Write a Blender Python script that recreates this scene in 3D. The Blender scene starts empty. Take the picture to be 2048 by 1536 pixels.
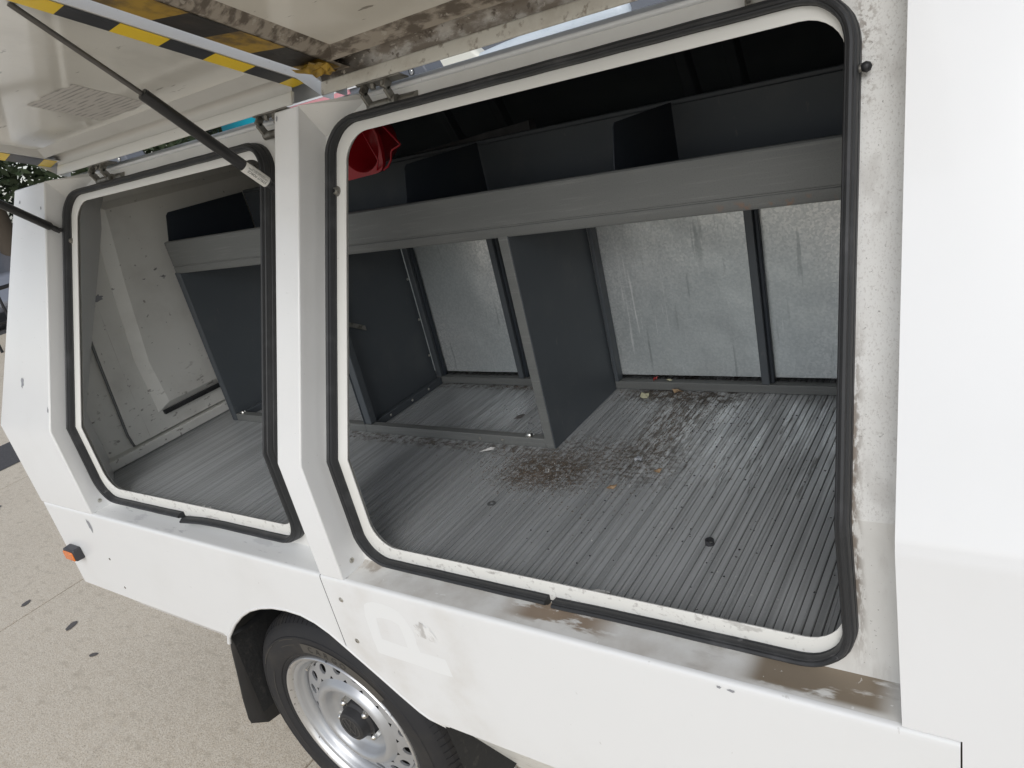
import bpy, bmesh, math, random
from math import sin, cos, pi, radians, sqrt, atan2
from mathutils import Vector, Matrix

random.seed(7)
scene = bpy.context.scene

# ------------------------------------------------------------------ camera
cam_data = bpy.data.cameras.new("camera")
cam = bpy.data.objects.new("camera", cam_data)
scene.collection.objects.link(cam)
cam_data.sensor_width = 36.0
cam_data.lens = 25.6357
cam_data.clip_start = 0.05
cam_data.clip_end = 400.0
RIGHT = Vector((0.81767836, 0.53157433, -0.22097699))
DOWN = Vector((0.02522137, -0.41656796, -0.90875465))
FWD = Vector((-0.57512258, 0.73749567, -0.35402564))
m = Matrix.Identity(4)
for i in range(3):
    m[i][0] = RIGHT[i]
    m[i][1] = -DOWN[i]
    m[i][2] = -FWD[i]
m[0][3], m[1][3], m[2][3] = 1.10648, -0.73237, 1.69415
cam.matrix_world = m
scene.camera = cam

# ------------------------------------------------------------------ world, sun, exposure
SUN_EL, SUN_AZ = radians(58), radians(0)      # soft bright overcast, light from the camera side
world = bpy.data.worlds.new("World")
scene.world = world
world.use_nodes = True
wn = world.node_tree.nodes
wl = world.node_tree.links
bg = wn["Background"]
sky = wn.new("ShaderNodeTexSky")
sky.sky_type = 'NISHITA'
sky.sun_disc = False
sky.sun_elevation = SUN_EL
sky.sun_rotation = radians(150)
sky.air_density = 1.0
sky.dust_density = 1.2
sky.ozone_density = 1.0
hsv = wn.new("ShaderNodeHueSaturation")
hsv.inputs["Saturation"].default_value = 0.40
wl.new(sky.outputs[0], hsv.inputs["Color"])
wl.new(hsv.outputs[0], bg.inputs[0])
bg.inputs[1].default_value = 0.15

sun_data = bpy.data.lights.new("sun", 'SUN')
sun_data.energy = 1.15
sun_data.angle = radians(36)
sun_data.color = (0.985, 0.995, 1.0)
sun = bpy.data.objects.new("sun", sun_data)
scene.collection.objects.link(sun)
# light comes from +X -Y and above
sdir = Vector((0.34, -0.84, 0.66)).normalized()
sun.rotation_euler = (-sdir).to_track_quat('-Z', 'Y').to_euler()
sky.sun_rotation = atan2(sdir.x, sdir.y)
sky.sun_elevation = math.asin(sdir.z)

scene.view_settings.view_transform = 'Standard'
scene.view_settings.look = 'None'
scene.view_settings.exposure = -0.07
scene.view_settings.gamma = 1.0
scene.view_settings.use_curve_mapping = False
scene.render.engine = 'CYCLES'
scene.cycles.use_denoising = True
scene.cycles.max_bounces = 7
scene.cycles.diffuse_bounces = 4
scene.cycles.glossy_bounces = 4

# ------------------------------------------------------------------ materials
def ramp_region(nt, sep, region):
    """product of soft box limits on object coordinates: region = {axis: (lo, hi, soft)}"""
    out = None
    for ax, (lo, hi, soft) in region.items():
        s = sep.outputs["XYZ".index(ax)]
        for v, sign in ((lo, 1), (hi, -1)):
            if v is None:
                continue
            mr = nt.nodes.new("ShaderNodeMapRange")
            mr.interpolation_type = 'SMOOTHSTEP'
            nt.links.new(s, mr.inputs[0])
            if sign > 0:
                mr.inputs[1].default_value = v - soft
                mr.inputs[2].default_value = v + soft
                mr.inputs[3].default_value, mr.inputs[4].default_value = 0, 1
            else:
                mr.inputs[1].default_value = v - soft
                mr.inputs[2].default_value = v + soft
                mr.inputs[3].default_value, mr.inputs[4].default_value = 1, 0
            if out is None:
                out = mr.outputs[0]
            else:
                mu = nt.nodes.new("ShaderNodeMath"); mu.operation = 'MULTIPLY'
                nt.links.new(out, mu.inputs[0]); nt.links.new(mr.outputs[0], mu.inputs[1])
                out = mu.outputs[0]
    return out

def surf(name, col, rough=0.5, metal=0.0, spec=0.5, coat=0.0, layers=(), bump=None, rough_var=None, alpha=None):
    """layers: dicts(col, scale, lo, hi, fac, stretch, region, detail, kind, rough)"""
    mt = bpy.data.materials.new(name)
    mt.use_nodes = True
    nt = mt.node_tree
    b = nt.nodes["Principled BSDF"]
    b.inputs["Base Color"].default_value = (*col, 1)
    b.inputs["Roughness"].default_value = rough
    b.inputs["Metallic"].default_value = metal
    b.inputs["Specular IOR Level"].default_value = spec
    b.inputs["Coat Weight"].default_value = coat
    b.inputs["Coat Roughness"].default_value = 0.08
    tc = nt.nodes.new("ShaderNodeTexCoord")
    sep = nt.nodes.new("ShaderNodeSeparateXYZ")
    nt.links.new(tc.outputs["Object"], sep.inputs[0])
    cur = None
    curr = None
    for L in layers:
        mp = nt.nodes.new("ShaderNodeMapping")
        nt.links.new(tc.outputs["Object"], mp.inputs[0])
        mp.inputs["Scale"].default_value = L.get("stretch", (1, 1, 1))
        mp.inputs["Location"].default_value = L.get("offset", (0, 0, 0))
        mp.inputs["Rotation"].default_value = L.get("rot", (0, 0, 0))
        if L.get("kind", "noise") == "noise":
            tx = nt.nodes.new("ShaderNodeTexNoise")
            tx.inputs["Scale"].default_value = L["scale"]
            tx.inputs["Detail"].default_value = L.get("detail", 6)
            tx.inputs["Roughness"].default_value = L.get("nrough", 0.6)
            src = tx.outputs[0]
        else:
            tx = nt.nodes.new("ShaderNodeTexVoronoi")
            tx.inputs["Scale"].default_value = L["scale"]
            tx.feature = L.get("feature", 'F1')
            src = tx.outputs["Color"] if L.get("cellcol") else tx.outputs[0]
        nt.links.new(mp.outputs[0], tx.inputs["Vector"])
        mr = nt.nodes.new("ShaderNodeMapRange")
        mr.interpolation_type = 'SMOOTHSTEP'
        nt.links.new(src, mr.inputs[0])
        mr.inputs[1].default_value = L["lo"]
        mr.inputs[2].default_value = L["hi"]
        mr.inputs[3].default_value = 0 if not L.get("inv") else L.get("fac", 1.0)
        mr.inputs[4].default_value = L.get("fac", 1.0) if not L.get("inv") else 0
        mask = mr.outputs[0]
        if "region" in L:
            rg = ramp_region(nt, sep, L["region"])
            mu = nt.nodes.new("ShaderNodeMath"); mu.operation = 'MULTIPLY'
            nt.links.new(mask, mu.inputs[0]); nt.links.new(rg, mu.inputs[1])
            mask = mu.outputs[0]
        mx = nt.nodes.new("ShaderNodeMix"); mx.data_type = 'RGBA'
        nt.links.new(mask, mx.inputs[0])
        if cur is None:
            mx.inputs[6].default_value = (*col, 1)
        else:
            nt.links.new(cur, mx.inputs[6])
        mx.inputs[7].default_value = (*L["col"], 1)
        cur = mx.outputs[2]
        if "rough" in L:
            mf = nt.nodes.new("ShaderNodeMix"); mf.data_type = 'FLOAT'
            nt.links.new(mask, mf.inputs[0])
            if curr is None:
                mf.inputs[2].default_value = rough
            else:
                nt.links.new(curr, mf.inputs[2])
            mf.inputs[3].default_value = L["rough"]
            curr = mf.outputs[0]
    if cur is not None:
        nt.links.new(cur, b.inputs["Base Color"])
    if curr is not None:
        nt.links.new(curr, b.inputs["Roughness"])
    if bump:
        last = None
        for B in (bump if isinstance(bump, list) else [bump]):
            mp = nt.nodes.new("ShaderNodeMapping")
            nt.links.new(tc.outputs["Object"], mp.inputs[0])
            mp.inputs["Scale"].default_value = B.get("stretch", (1, 1, 1))
            if B.get("kind", "noise") == "noise":
                tx = nt.nodes.new("ShaderNodeTexNoise")
                tx.inputs["Detail"].default_value = B.get("detail", 4)
                src = tx.outputs[0]
            else:
                tx = nt.nodes.new("ShaderNodeTexVoronoi")
                src = tx.outputs[0]
            tx.inputs["Scale"].default_value = B["scale"]
            nt.links.new(mp.outputs[0], tx.inputs["Vector"])
            bp = nt.nodes.new("ShaderNodeBump")
            bp.inputs["Strength"].default_value = B.get("strength", 0.3)
            bp.inputs["Distance"].default_value = B.get("dist", 0.002)
            nt.links.new(src, bp.inputs["Height"])
            if last:
                nt.links.new(last, bp.inputs["Normal"])
            last = bp.outputs[0]
        nt.links.new(last, b.inputs["Normal"])
    return mt

WH = (0.80, 0.805, 0.805)
GRIME = (0.22, 0.17, 0.125)
CHIP = (0.10, 0.10, 0.11)
chips = dict(col=CHIP, scale=190, lo=0.745, hi=0.76, fac=0.85, detail=3)
faint = dict(col=(0.62, 0.61, 0.58), scale=2.2, lo=0.45, hi=0.8, fac=0.35)
scuff = dict(col=(0.55, 0.54, 0.52), scale=60, lo=0.66, hi=0.74, fac=0.45, stretch=(0.5, 1, 2.2))
orange = dict(scale=420, strength=0.04, dist=0.0008)
M = {}
M['white'] = surf('white_paint', WH, 0.28, coat=0.35, layers=[faint, scuff, chips], bump=orange)
M['white_panel'] = surf('white_panel_paint', (0.81, 0.815, 0.82), 0.25, coat=0.4, layers=[dict(faint, fac=0.15)], bump=[dict(scale=3.0, strength=0.10, dist=0.006, detail=1), orange])
M['skirt'] = surf('white_skirt_paint', WH, 0.3, coat=0.3, layers=[
    faint,
    dict(col=(0.60, 0.57, 0.52), scale=5, lo=0.42, hi=0.75, fac=0.55, region={'X': (-0.08, 0.30, 0.05), 'Z': (0.55, 0.9, 0.04)}),
    dict(col=(0.50, 0.49, 0.47), scale=75, lo=0.68, hi=0.74, fac=0.6, stretch=(1, 1, 0.5)),
    dict(chips, scale=170, lo=0.76, hi=0.77),
], bump=[dict(scale=2.0, strength=0.08, dist=0.004, detail=1), orange])
M['ledge'] = surf('soiled_sill_paint', (0.74, 0.735, 0.71), 0.45, coat=0.1, layers=[
    dict(col=(0.52, 0.49, 0.45), scale=9, lo=0.35, hi=0.7, fac=0.8),
    dict(col=(0.36, 0.33, 0.30), scale=26, lo=0.55, hi=0.72, fac=0.55, stretch=(0.35, 1, 1)),
    dict(col=(0.25, 0.18, 0.12), scale=22, lo=0.44, hi=0.52, fac=0.92, stretch=(0.5, 1.5, 1), region={'X': (0.39, 0.57, 0.04), 'Y': (0.024, None, 0.008)}, rough=0.75),
    dict(col=(0.20, 0.155, 0.105), scale=26, lo=0.36, hi=0.46, fac=0.95, stretch=(0.4, 1.3, 1), region={'X': (0.80, 0.975, 0.02), 'Y': (0.016, None, 0.006)}, rough=0.75),
    dict(col=(0.30, 0.25, 0.20), scale=13, lo=0.5, hi=0.62, fac=0.75, region={'X': (-0.0, 0.10, 0.03), 'Y': (0.012, None, 0.01)}, rough=0.7),
    dict(col=(0.80, 0.80, 0.78), scale=60, lo=0.66, hi=0.70, fac=0.8),
], bump=dict(scale=60, strength=0.15, dist=0.001))
M['ledge_rear'] = surf('scratched_sill_paint', (0.77, 0.775, 0.765), 0.4, coat=0.15, layers=[
    dict(col=(0.55, 0.55, 0.56), scale=14, lo=0.58, hi=0.64, fac=0.55, stretch=(0.4, 1.2, 1)),
    dict(col=(0.40, 0.40, 0.42), scale=30, lo=0.63, hi=0.67, fac=0.6, stretch=(0.4, 1.6, 1)),
], bump=dict(scale=40, strength=0.15, dist=0.001))
M['channel'] = surf('channel_paint', (0.76, 0.755, 0.73), 0.4, coat=0.15, layers=[
    dict(col=(0.60, 0.58, 0.54), scale=6, lo=0.4, hi=0.75, fac=0.45),
    dict(col=(0.46, 0.43, 0.40), scale=420, lo=0.52, hi=0.66, fac=0.55, stretch=(1, 1, 0.55), region={'X': (0.93, None, 0.02), 'Z': (1.145, None, 0.004)}),
    dict(col=(0.50, 0.48, 0.45), scale=30, lo=0.50, hi=0.68, fac=0.5, stretch=(1, 1, 0.25), region={'X': (0.93, None, 0.02)}),
    dict(col=(0.17, 0.125, 0.09), scale=120, lo=0.42, hi=0.56, fac=0.85, stretch=(1.2, 1, 0.35), region={'X': (0.930, 0.947, 0.007), 'Z': (0.97, 1.32, 0.10)}, rough=0.7),
    dict(col=(0.24, 0.20, 0.165), scale=140, lo=0.48, hi=0.62, fac=0.75, region={'X': (0.930, 0.955, 0.014), 'Z': (1.60, 1.72, 0.03)}, rough=0.7),
    dict(col=(0.20, 0.18, 0.16), scale=210, lo=0.64, hi=0.70, fac=0.8, region={'X': (0.935, 0.975, 0.012)}),
    dict(chips, fac=0.7),
], bump=dict(scale=300, strength=0.06, dist=0.001))
M['lip'] = surf('cream_lip_paint', (0.74, 0.735, 0.70), 0.42, coat=0.1, layers=[
    dict(col=(0.36, 0.34, 0.32), scale=80, lo=0.56, hi=0.68, fac=0.55, region={'Z': (None, 0.965, 0.012)}),
    dict(col=(0.30, 0.28, 0.26), scale=50, lo=0.60, hi=0.68, fac=0.5, stretch=(0.4, 1, 1), region={'Z': (None, 0.960, 0.01)}),
    dict(chips, scale=150, lo=0.735, hi=0.75),
], bump=dict(scale=120, strength=0.12, dist=0.001))
M['inner_white'] = surf('inner_white_paint', (0.78, 0.775, 0.735), 0.45, coat=0.05, layers=[
    dict(col=(0.52, 0.50, 0.46), scale=5, lo=0.45, hi=0.8, fac=0.5),
    dict(col=(0.08, 0.08, 0.09), scale=25, lo=0.60, hi=0.63, fac=0.9, stretch=(1, 1, 2.0), region={'Y': (0.47, 0.57, 0.02), 'Z': (1.42, 1.46, 0.01)}),
    dict(col=(0.20, 0.18, 0.16), scale=30, lo=0.60, hi=0.68, fac=0.7, stretch=(1, 1, 2.2), region={'Z': (None, 1.12, 0.08)}),
    dict(col=(0.20, 0.18, 0.16), scale=45, lo=0.66, hi=0.70, fac=0.7),
])
M['door_in_clean'] = surf('door_inner_cream', (0.80, 0.78, 0.72), 0.13, coat=0.6, layers=[
    dict(col=(0.50, 0.48, 0.43), scale=6, lo=0.5, hi=0.8, fac=0.35),
    dict(col=(0.30, 0.28, 0.25), scale=26, lo=0.66, hi=0.70, fac=0.6, stretch=(0.4, 2.0, 1)),
    dict(col=(0.25, 0.18, 0.12), scale=24, lo=0.52, hi=0.60, fac=0.8, region={'X': (-1.035, -1.02, 0.01), 'Y': (0.19, 0.25, 0.02)}),
])
M['door_in_dirty'] = surf('door_inner_soiled', (0.78, 0.74, 0.655), 0.2, coat=0.4, layers=[
    dict(col=(0.48, 0.44, 0.38), scale=5, lo=0.4, hi=0.8, fac=0.45),
    dict(col=(0.22, 0.19, 0.15), scale=30, lo=0.64, hi=0.68, fac=0.75, stretch=(0.5, 2.0, 1)),
])
M['door_gutter_clean'] = surf('door_gutter_paint', (0.60, 0.59, 0.56), 0.35, coat=0.2, layers=[
    dict(col=(0.42, 0.40, 0.36), scale=8, lo=0.5, hi=0.8, fac=0.4)])
M['door_gutter_dirty'] = surf('door_gutter_soiled', (0.50, 0.48, 0.45), 0.45, coat=0.1, layers=[
    dict(col=(0.15, 0.12, 0.09), scale=34, lo=0.36, hi=0.58, fac=0.88, stretch=(0.5, 1.4, 1)),
    dict(col=(0.09, 0.07, 0.055), scale=60, lo=0.58, hi=0.66, fac=0.85),
    dict(col=(0.06, 0.05, 0.04), scale=30, lo=0.30, hi=0.45, fac=0.85, stretch=(1, 1, 2), region={'X': (None, 0.16, 0.03)}),
    dict(col=(0.46, 0.43, 0.38), scale=80, lo=0.60, hi=0.64, fac=0.8, stretch=(1, 3, 1)),
], bump=dict(scale=90, strength=0.25, dist=0.001))
M['strip_dirty'] = surf('hinge_strip_soiled', (0.62, 0.60, 0.54), 0.4, coat=0.1, layers=[
    dict(col=(0.24, 0.20, 0.16), scale=55, lo=0.55, hi=0.66, fac=0.8),
    dict(col=(0.45, 0.41, 0.35), scale=14, lo=0.45, hi=0.7, fac=0.7)])
M['bevel_dirty'] = surf('door_bevel_soiled', (0.36, 0.315, 0.26), 0.5, layers=[
    dict(col=(0.10, 0.078, 0.058), scale=40, lo=0.42, hi=0.60, fac=0.9, stretch=(0.6, 1.6, 1)),
    dict(col=(0.48, 0.44, 0.38), scale=70, lo=0.6, hi=0.66, fac=0.7)])
M['rubber'] = surf('black_rubber', (0.028, 0.029, 0.031), 0.5, spec=0.4, layers=[
    dict(col=(0.085, 0.085, 0.09), scale=14, lo=0.5, hi=0.8, fac=0.6),
    dict(col=(0.16, 0.16, 0.165), scale=50, lo=0.66, hi=0.72, fac=0.5, region={'Z': (None, 0.97, 0.02)})],
    bump=dict(scale=80, strength=0.12, dist=0.001))
M['charcoal'] = surf('charcoal_powder_coat', (0.070, 0.080, 0.090), 0.5, spec=0.45, layers=[
    dict(col=(0.11, 0.115, 0.12), scale=7, lo=0.45, hi=0.8, fac=0.5), dict(col=(0.15, 0.15, 0.15), scale=50, lo=0.64, hi=0.72, fac=0.4, stretch=(1, 1, 0.3)), dict(col=(0.30, 0.30, 0.29), scale=160, lo=0.75, hi=0.77, fac=0.7)], bump=dict(scale=600, strength=0.25, dist=0.0006))
M['charcoal_fascia'] = surf('charcoal_fascia_coat', (0.15, 0.155, 0.15), 0.5, spec=0.5, layers=[
    dict(col=(0.11, 0.115, 0.113), scale=5, lo=0.4, hi=0.75, fac=0.6, stretch=(0.5, 1, 3)),
    dict(col=(0.22, 0.222, 0.215), scale=60, lo=0.52, hi=0.72, fac=0.5, stretch=(0.12, 1, 3)),
    dict(col=(0.085, 0.09, 0.09), scale=420, lo=0.5, hi=0.7, fac=0.5),
    dict(col=(0.55, 0.55, 0.54), scale=90, lo=0.745, hi=0.76, fac=0.8, stretch=(1, 1, 4)),
    dict(col=(0.24, 0.14, 0.09), scale=60, lo=0.52, hi=0.62, fac=0.6, region={'X': (0.66, 0.85, 0.03), 'Z': (1.42, 1.447, 0.004)})],
    bump=dict(scale=600, strength=0.25, dist=0.0006))
M['charcoal_dark'] = surf('dark_interior_coat', (0.022, 0.028, 0.038), 0.55, spec=0.4, layers=[
    dict(col=(0.05, 0.055, 0.055), scale=4, lo=0.45, hi=0.8, fac=0.5)], bump=dict(scale=500, strength=0.25, dist=0.0006))
M['lining'] = surf('blue_grey_lining', (0.075, 0.088, 0.10), 0.5, layers=[dict(col=(0.05, 0.06, 0.07), scale=4, lo=0.4, hi=0.7, fac=0.6)])
M['galv'] = surf('galvanised_sheet', (0.95, 0.96, 0.955), 0.27, metal=0.55, layers=[
    dict(col=(0.62, 0.65, 0.655), scale=210, lo=0.1, hi=0.8, fac=0.8, kind='vor', cellcol=True, rough=0.42),
    dict(col=(0.92, 0.93, 0.92), scale=260, lo=0.56, hi=0.68, fac=0.6),
    dict(col=(0.40, 0.45, 0.46), scale=1.5, lo=0.40, hi=0.66, fac=0.7, rough=0.42, detail=1),
    dict(col=(0.22, 0.25, 0.26), scale=30, lo=0.60, hi=0.70, fac=0.5, stretch=(1.8, 1, 0.14)),
    dict(col=(0.88, 0.89, 0.89), scale=70, lo=0.60, hi=0.66, fac=0.7, stretch=(1.4, 1, 0.05), region={'X': (0.25, 0.37, 0.03), 'Z': (1.02, 1.28, 0.05)}, rough=0.6),
    dict(col=(0.82, 0.83, 0.83), scale=40, lo=0.67, hi=0.70, fac=0.5, stretch=(1.6, 1, 0.06), rough=0.6)],
    bump=[dict(scale=170, strength=0.35, dist=0.0006, kind='vor'), dict(scale=5.0, strength=0.8, dist=0.014, detail=2)])
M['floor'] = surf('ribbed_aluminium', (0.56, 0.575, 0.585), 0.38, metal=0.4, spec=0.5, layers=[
    dict(col=(0.30, 0.31, 0.315), scale=85, lo=0.40, hi=0.62, fac=0.6, stretch=(1, 0.012, 1), detail=3),
    dict(col=(0.36, 0.37, 0.375), scale=3.0, lo=0.40, hi=0.72, fac=0.55, stretch=(1, 0.7, 1)),
    dict(col=(0.58, 0.59, 0.595), scale=330, lo=0.5, hi=0.75, fac=0.5),
    # reflected sheen painted as pale, smoother streaks along the ribs at the back
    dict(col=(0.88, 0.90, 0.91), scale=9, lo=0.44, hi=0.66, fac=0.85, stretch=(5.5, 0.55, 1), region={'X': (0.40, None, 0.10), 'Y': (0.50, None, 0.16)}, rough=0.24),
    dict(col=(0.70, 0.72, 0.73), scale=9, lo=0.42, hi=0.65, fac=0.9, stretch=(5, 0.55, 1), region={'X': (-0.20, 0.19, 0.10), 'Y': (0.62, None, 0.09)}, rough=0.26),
    # soil: one patch in the middle trailing to the back corner
    dict(col=(0.10, 0.08, 0.06), scale=95, lo=0.40, hi=0.56, fac=0.92, region={'X': (0.13, 0.34, 0.05), 'Y': (0.37, 0.50, 0.035)}, rough=0.85),
    dict(col=(0.13, 0.112, 0.09), scale=75, lo=0.44, hi=0.62, fac=0.8, region={'X': (0.16, 0.52, 0.07), 'Y': (0.42, 0.60, 0.06)}, rough=0.8),
    dict(col=(0.13, 0.115, 0.095), scale=70, lo=0.42, hi=0.60, fac=0.75, stretch=(2.2, 0.5, 1), region={'X': (0.36, 0.50, 0.045), 'Y': (0.52, 0.84, 0.05)}, rough=0.8),
    dict(col=(0.075, 0.062, 0.048), scale=55, lo=0.40, hi=0.56, fac=0.9, region={'X': (0.26, 0.56, 0.06), 'Y': (0.80, None, 0.035)}, rough=0.85),
    dict(col=(0.12, 0.10, 0.08), scale=60, lo=0.42, hi=0.62, fac=0.8, region={'X': (-0.75, 0.22, 0.08), 'Y': (0.488, 0.54, 0.02)}, rough=0.85),
    dict(col=(0.14, 0.12, 0.10), scale=60, lo=0.42, hi=0.62, fac=0.8, region={'X': (-0.42, 0.20, 0.05), 'Y': (0.84, None, 0.015)}, rough=0.85),
    dict(col=(0.10, 0.095, 0.085), scale=46, lo=0.60, hi=0.66, fac=0.7, stretch=(2.4, 0.25, 1), region={'X': (0.36, 0.84, 0.08), 'Y': (0.40, None, 0.10)}, rough=0.4),
    dict(col=(0.05, 0.05, 0.05), scale=200, lo=0.71, hi=0.74, fac=0.8)],
    bump=dict(scale=160, strength=0.12, dist=0.0006))
M['groove'] = surf('dirt_in_grooves', (0.065, 0.064, 0.06), 0.9)
M['tyre'] = surf('tyre_rubber', (0.022, 0.022, 0.024), 0.62, spec=0.35, layers=[
    dict(col=(0.05, 0.045, 0.038), scale=9, lo=0.45, hi=0.75, fac=0.6)], bump=dict(scale=90, strength=0.12, dist=0.001))
M['tyre_letter'] = surf('tyre_lettering_rubber', (0.018, 0.017, 0.016), 0.6, spec=0.3)
M['tyre_plate'] = surf('tyre_plate_rubber', (0.085, 0.078, 0.068), 0.7, spec=0.3)
M['rim'] = surf('silver_wheel_paint', (0.46, 0.47, 0.485), 0.34, metal=0.55, coat=0.2, layers=[
    dict(col=(0.30, 0.28, 0.25), scale=6, lo=0.45, hi=0.72, fac=0.5, rough=0.5),
    dict(col=(0.12, 0.10, 0.08), scale=150, lo=0.73, hi=0.75, fac=0.8)])
M['rim_edge'] = surf('scuffed_rim_edge', (0.62, 0.62, 0.62), 0.3, metal=0.8, layers=[
    dict(col=(0.12, 0.11, 0.10), scale=90, lo=0.60, hi=0.66, fac=0.8)])
M['black_plastic'] = surf('black_plastic', (0.022, 0.022, 0.024), 0.5, layers=[
    dict(col=(0.05, 0.05, 0.05), scale=10, lo=0.5, hi=0.8, fac=0.5)])
M['logo'] = surf('hub_emblem_plastic', (0.055, 0.055, 0.056), 0.42)
M['flap'] = surf('mud_flap_rubber', (0.020, 0.020, 0.021), 0.55, layers=[
    dict(col=(0.055, 0.05, 0.045), scale=6, lo=0.5, hi=0.8, fac=0.5)])
M['steel'] = surf('zinc_plated_steel', (0.55, 0.54, 0.50), 0.3, metal=0.9, layers=[
    dict(col=(0.22, 0.19, 0.15), scale=60, lo=0.5, hi=0.7, fac=0.6, rough=0.5)])
M['steel_dull'] = surf('dull_hinge_steel', (0.27, 0.26, 0.235), 0.45, metal=0.7, layers=[
    dict(col=(0.10, 0.09, 0.075), scale=40, lo=0.48, hi=0.66, fac=0.8)])
M['chrome'] = surf('polished_nut', (0.72, 0.71, 0.68), 0.16, metal=1.0, layers=[dict(col=(0.3, 0.27, 0.22), scale=90, lo=0.5, hi=0.7, fac=0.5)])
M['tube_black'] = surf('gas_strut_black', (0.02, 0.02, 0.021), 0.38, layers=[dict(col=(0.07, 0.065, 0.06), scale=20, lo=0.55, hi=0.75, fac=0.5)])
M['rod'] = surf('gas_strut_rod', (0.13, 0.125, 0.12), 0.35, metal=0.7)
M['label'] = surf('paper_label', (0.72, 0.71, 0.67), 0.5)
M['ink'] = surf('label_ink', (0.03, 0.03, 0.03), 0.6)
M['yellow'] = surf('yellow_tape', (0.95, 0.66, 0.02), 0.38, layers=[dict(col=(0.88, 0.58, 0.02), scale=8, lo=0.5, hi=0.8, fac=0.4)])
M['tape_black'] = surf('black_tape', (0.022, 0.024, 0.03), 0.4)
M['yellow_dirty'] = surf('soiled_yellow_tape', (0.42, 0.26, 0.03), 0.5, layers=[
    dict(col=(0.10, 0.065, 0.03), scale=18, lo=0.40, hi=0.62, fac=0.85)], bump=dict(scale=50, strength=0.4, dist=0.002))
M['black_dirty'] = surf('soiled_black_tape', (0.022, 0.018, 0.015), 0.5, layers=[
    dict(col=(0.06, 0.045, 0.03), scale=18, lo=0.5, hi=0.7, fac=0.6)], bump=dict(scale=50, strength=0.4, dist=0.002))
M['red'] = surf('red_plastic', (0.40, 0.008, 0.018), 0.38, coat=0.1, layers=[dict(col=(0.34, 0.03, 0.03), scale=9, lo=0.5, hi=0.8, fac=0.5)])
M['amber'] = surf('amber_lens', (0.78, 0.20, 0.03), 0.25, coat=0.5, bump=dict(scale=260, strength=0.5, dist=0.002, kind='vor'))
M['lamp_housing'] = surf('lamp_housing', (0.045, 0.045, 0.052), 0.4)
M['decal'] = surf('unfaded_paint', (0.835, 0.845, 0.845), 0.28, coat=0.3, bump=orange)
M['residue'] = surf('sticker_residue', (0.80, 0.80, 0.79), 0.6, layers=[dict(col=(0.40, 0.38, 0.36), scale=30, lo=0.5, hi=0.62, fac=0.7, stretch=(1, 1, 0.6))])
M['primer'] = surf('grey_primer', (0.30, 0.305, 0.325), 0.6)
M['dark_hole'] = surf('black_void', (0.008, 0.008, 0.008), 0.9)
M['arch_liner'] = surf('arch_liner', (0.02, 0.02, 0.02), 0.8, layers=[dict(col=(0.06, 0.055, 0.05), scale=40, lo=0.55, hi=0.7, fac=0.6)], bump=dict(scale=60, strength=0.5, dist=0.004))
M['sealant'] = surf('white_sealant', (0.78, 0.78, 0.76), 0.6, layers=[dict(col=(0.3, 0.29, 0.28), scale=70, lo=0.6, hi=0.7, fac=0.7)])
M['rack'] = surf('grey_rack_plastic', (0.16, 0.17, 0.19), 0.45)
M['pipe'] = surf('pale_pipe', (0.70, 0.76, 0.80), 0.35, layers=[dict(col=(0.52, 0.60, 0.66), scale=30, lo=0.5, hi=0.7, fac=0.5)])
M['lamp_cream'] = surf('cream_lens', (0.80, 0.78, 0.68), 0.3)
M['concrete'] = surf('exposed_aggregate_concrete', (0.68, 0.59, 0.465), 0.85, spec=0.25, layers=[
    dict(col=(0.56, 0.48, 0.375), scale=1.1, lo=0.4, hi=0.75, fac=0.75),
    dict(col=(0.84, 0.77, 0.655), scale=230, lo=0.2, hi=0.75, fac=0.7, kind='vor', cellcol=True),
    dict(col=(0.33, 0.265, 0.195), scale=210, lo=0.52, hi=0.66, fac=0.8),
    dict(col=(0.24, 0.19, 0.14), scale=90, lo=0.66, hi=0.72, fac=0.75),
    dict(col=(0.50, 0.43, 0.335), scale=14, lo=0.52, hi=0.70, fac=0.55, stretch=(1, 2.0, 1)),
    dict(col=(0.36, 0.30, 0.24), scale=2.6, lo=0.62, hi=0.76, fac=0.5)],
    bump=dict(scale=190, strength=0.28, dist=0.002, kind='vor'))
M['joint'] = surf('joint_filler', (0.07, 0.06, 0.05), 0.9)
M['asphalt'] = surf('asphalt', (0.085, 0.082, 0.085), 0.9, layers=[dict(col=(0.15, 0.145, 0.14), scale=60, lo=0.5, hi=0.7, fac=0.6)], bump=dict(scale=80, strength=0.4, dist=0.004))
M['stain'] = surf('oil_stain', (0.13, 0.12, 0.115), 0.8, layers=[dict(col=(0.16, 0.145, 0.13), scale=60, lo=0.5, hi=0.65, fac=0.6)])
M['leaf_dry'] = surf('dry_leaf', (0.36, 0.25, 0.15), 0.7, layers=[dict(col=(0.2, 0.12, 0.07), scale=120, lo=0.45, hi=0.65, fac=0.7)])
M['leaf_pale'] = surf('pale_dry_leaf', (0.52, 0.50, 0.34), 0.7)
M['paper'] = surf('white_paper', (0.80, 0.79, 0.77), 0.7)
M['foil'] = surf('clear_foil', (0.60, 0.62, 0.66), 0.2, metal=0.5)
M['red_scrap'] = surf('red_scrap', (0.32, 0.03, 0.03), 0.6)
M['grit'] = surf('brown_grit', (0.13, 0.10, 0.075), 0.9)
M['grit_pale'] = surf('pale_crumbs', (0.68, 0.67, 0.64), 0.8)
M['washer'] = surf('dull_washer', (0.16, 0.165, 0.165), 0.5, metal=0.4)
M['foliage'] = surf('foliage', (0.030, 0.050, 0.020), 0.6, layers=[dict(col=(0.055, 0.08, 0.035), scale=2, lo=0.45, hi=0.65, fac=0.8)])
M['bark'] = surf('bark', (0.10, 0.08, 0.06), 0.9)
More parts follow.
